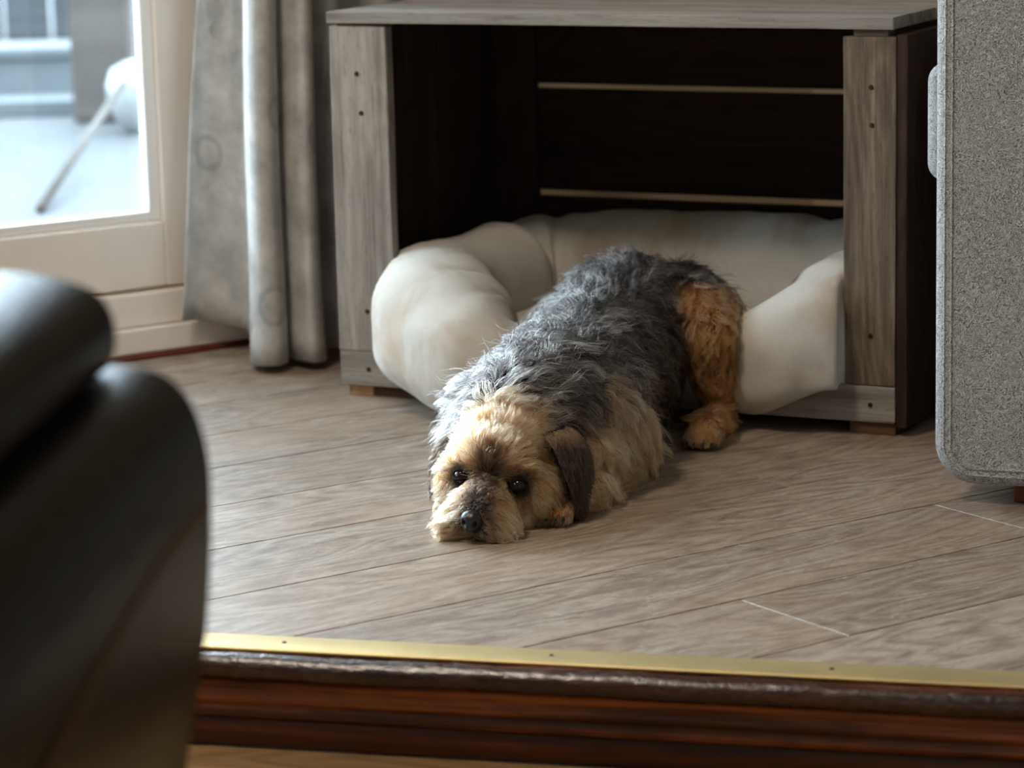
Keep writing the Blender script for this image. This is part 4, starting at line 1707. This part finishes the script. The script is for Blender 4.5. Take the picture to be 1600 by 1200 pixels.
pw = lab == 'paw'
D[pw] = np.stack([0.15 * sgn, np.full(n, -0.8), np.full(n, -0.5)], 1)[pw]
de_ = np.stack([0.10 * sgn, np.full(n, -0.25), np.full(n, -1.0)], 1)
D[isear] = de_[isear]
D /= np.linalg.norm(D, axis=1)[:, None] + 1e-9
bodyish = np.isin(lab, ['torso', 'neck', 'thigh', 'hind', 'fore', 'tail'])
sw = np.stack([swirl(P, 38, 11), swirl(P, 38, 12), swirl(P, 38, 13)], 1)
D += sw * np.where(bodyish, 0.42, np.where(hm, 0.18, 0.10))[:, None]
# brush away from the eyes
for s_ in (-1, 1):
    ev = P - EYES[s_]
    de = np.linalg.norm(ev, axis=1)
    w = np.exp(-(de / .017) ** 2) * (~isear)
    D += ev / de[:, None] * (2.2 * w)[:, None]
D -= Nr * np.sum(D * Nr, 1)[:, None]
D /= np.linalg.norm(D, axis=1)[:, None] + 1e-9

LEN = np.full(n, 0.030)
LEN[lab == 'torso'] = 0.040
LEN[(lab == 'torso') & (x < -.03)] = 0.044
LEN[(lab == 'torso') & (y > .66)] = 0.032
LEN[lab == 'neck'] = 0.034
LEN[(lab == 'fore')] = 0.034
LEN[(lab == 'fore') & (y < .17)] = 0.020
LEN[(lab == 'thigh')] = 0.026
LEN[(lab == 'hind')] = 0.022
LEN[pw] = 0.010
LEN[isear] = 0.014
LEN[lab == 'head'] = 0.024
LEN[lab == 'cheek'] = 0.026
LEN[mz] = 0.021
nearn = np.linalg.norm(P - NOSE, axis=1)
LEN *= 0.30 + 0.70 * sm01(nearn, .014, .034)
for s_ in (-1, 1):
    de = np.linalg.norm(P - EYES[s_], axis=1)
    LEN *= 0.35 + 0.65 * sm01(de, .012, .030)
bridge = mz & (HP[:, 2] > .050)
LEN[bridge | (mz & (np.abs(HP[:, 0]) < .016) & (HP[:, 2] > .036))] *= 0.50
lowb = mz & (HP[:, 2] < .030)
LEN[lowb] *= 1.25
LEN[(lab == 'cheek') & (x < 0)] *= 0.75
LEN *= 0.65 + 0.6 * RNG.random(n)
guard = bodyish & (RNG.random(n) < 0.06) & ~np.isin(lab, ['hind', 'thigh'])
col[guard] = C_['silver'] * (1.0 - 0.35 * (x[guard] > .05))[:, None]
LEN[guard] *= 1.2
LIFT = np.where(bodyish, 0.40, np.where(hm, 0.42, np.where(mz, 0.34, np.where(isear, 0.38, 0.22)))) * (0.6 + 0.8 * r3)
AMP = np.where(lab == 'torso', 0.0060, np.where(bodyish, 0.0040, np.where(hm | mz | isear, 0.0018, 0.0008)))

S = 8
tt = np.linspace(0, 1, S)
phase = RNG.uniform(0, 6.28, n)[near]
side = np.cross(D, Nr)
pts = np.empty((n, S, 3))
for k, t in enumerate(tt):
    curve = (Nr * (LIFT * t * (1.25 - 0.65 * t))[:, None] + D * (t * (0.75 + 0.25 * t)))
    wv = AMP * t * np.sin(6.28 * 1.25 * t + phase)
    wv2 = AMP * 0.7 * t * np.cos(6.28 * 0.9 * t + phase * 1.7)
    pts[:, k] = P + curve * LEN[:, None] + side * wv[:, None] + Nr * wv2[:, None]
    pts[:, k, 2] -= 0.10 * LEN * t * t
CL = np.where(bodyish, 0.78, np.where(isear, 0.15, 0.58))
root_off = P - P[near]
base = pts.copy()
for k, t in enumerate(tt):
    tgt = base[near, k] + root_off * (1 - 0.75 * t)
    w = (CL * t ** 1.1)[:, None]
    pts[:, k] = base[:, k] * (1 - w) + tgt * w
# stray wiry hairs
stray = (RNG.random(n) < 0.05) & bodyish
for k, t in enumerate(tt):
    pts[stray, k] += Nr[stray] * (0.010 * t * t) + sw[stray] * (0.006 * t * t)
pts[:, :, 2] = np.maximum(pts[:, :, 2], 0.0015)

hc = bpy.data.hair_curves.new('fur')
hc.add_curves([S] * n)
hc.attributes['position'].data.foreach_set('vector', pts.astype(np.float32).ravel())
rad = np.where(isear | pw, 0.00028, np.where(bodyish, 0.00034, 0.00028))
rads = rad[:, None] * np.array([1.0, 1.0, .95, .9, .8, .65, .45, .2])[None, :]
ra = hc.attributes.get('radius') or hc.attributes.new('radius', 'FLOAT', 'POINT')
ra.data.foreach_set('value', rads.astype(np.float32).ravel())
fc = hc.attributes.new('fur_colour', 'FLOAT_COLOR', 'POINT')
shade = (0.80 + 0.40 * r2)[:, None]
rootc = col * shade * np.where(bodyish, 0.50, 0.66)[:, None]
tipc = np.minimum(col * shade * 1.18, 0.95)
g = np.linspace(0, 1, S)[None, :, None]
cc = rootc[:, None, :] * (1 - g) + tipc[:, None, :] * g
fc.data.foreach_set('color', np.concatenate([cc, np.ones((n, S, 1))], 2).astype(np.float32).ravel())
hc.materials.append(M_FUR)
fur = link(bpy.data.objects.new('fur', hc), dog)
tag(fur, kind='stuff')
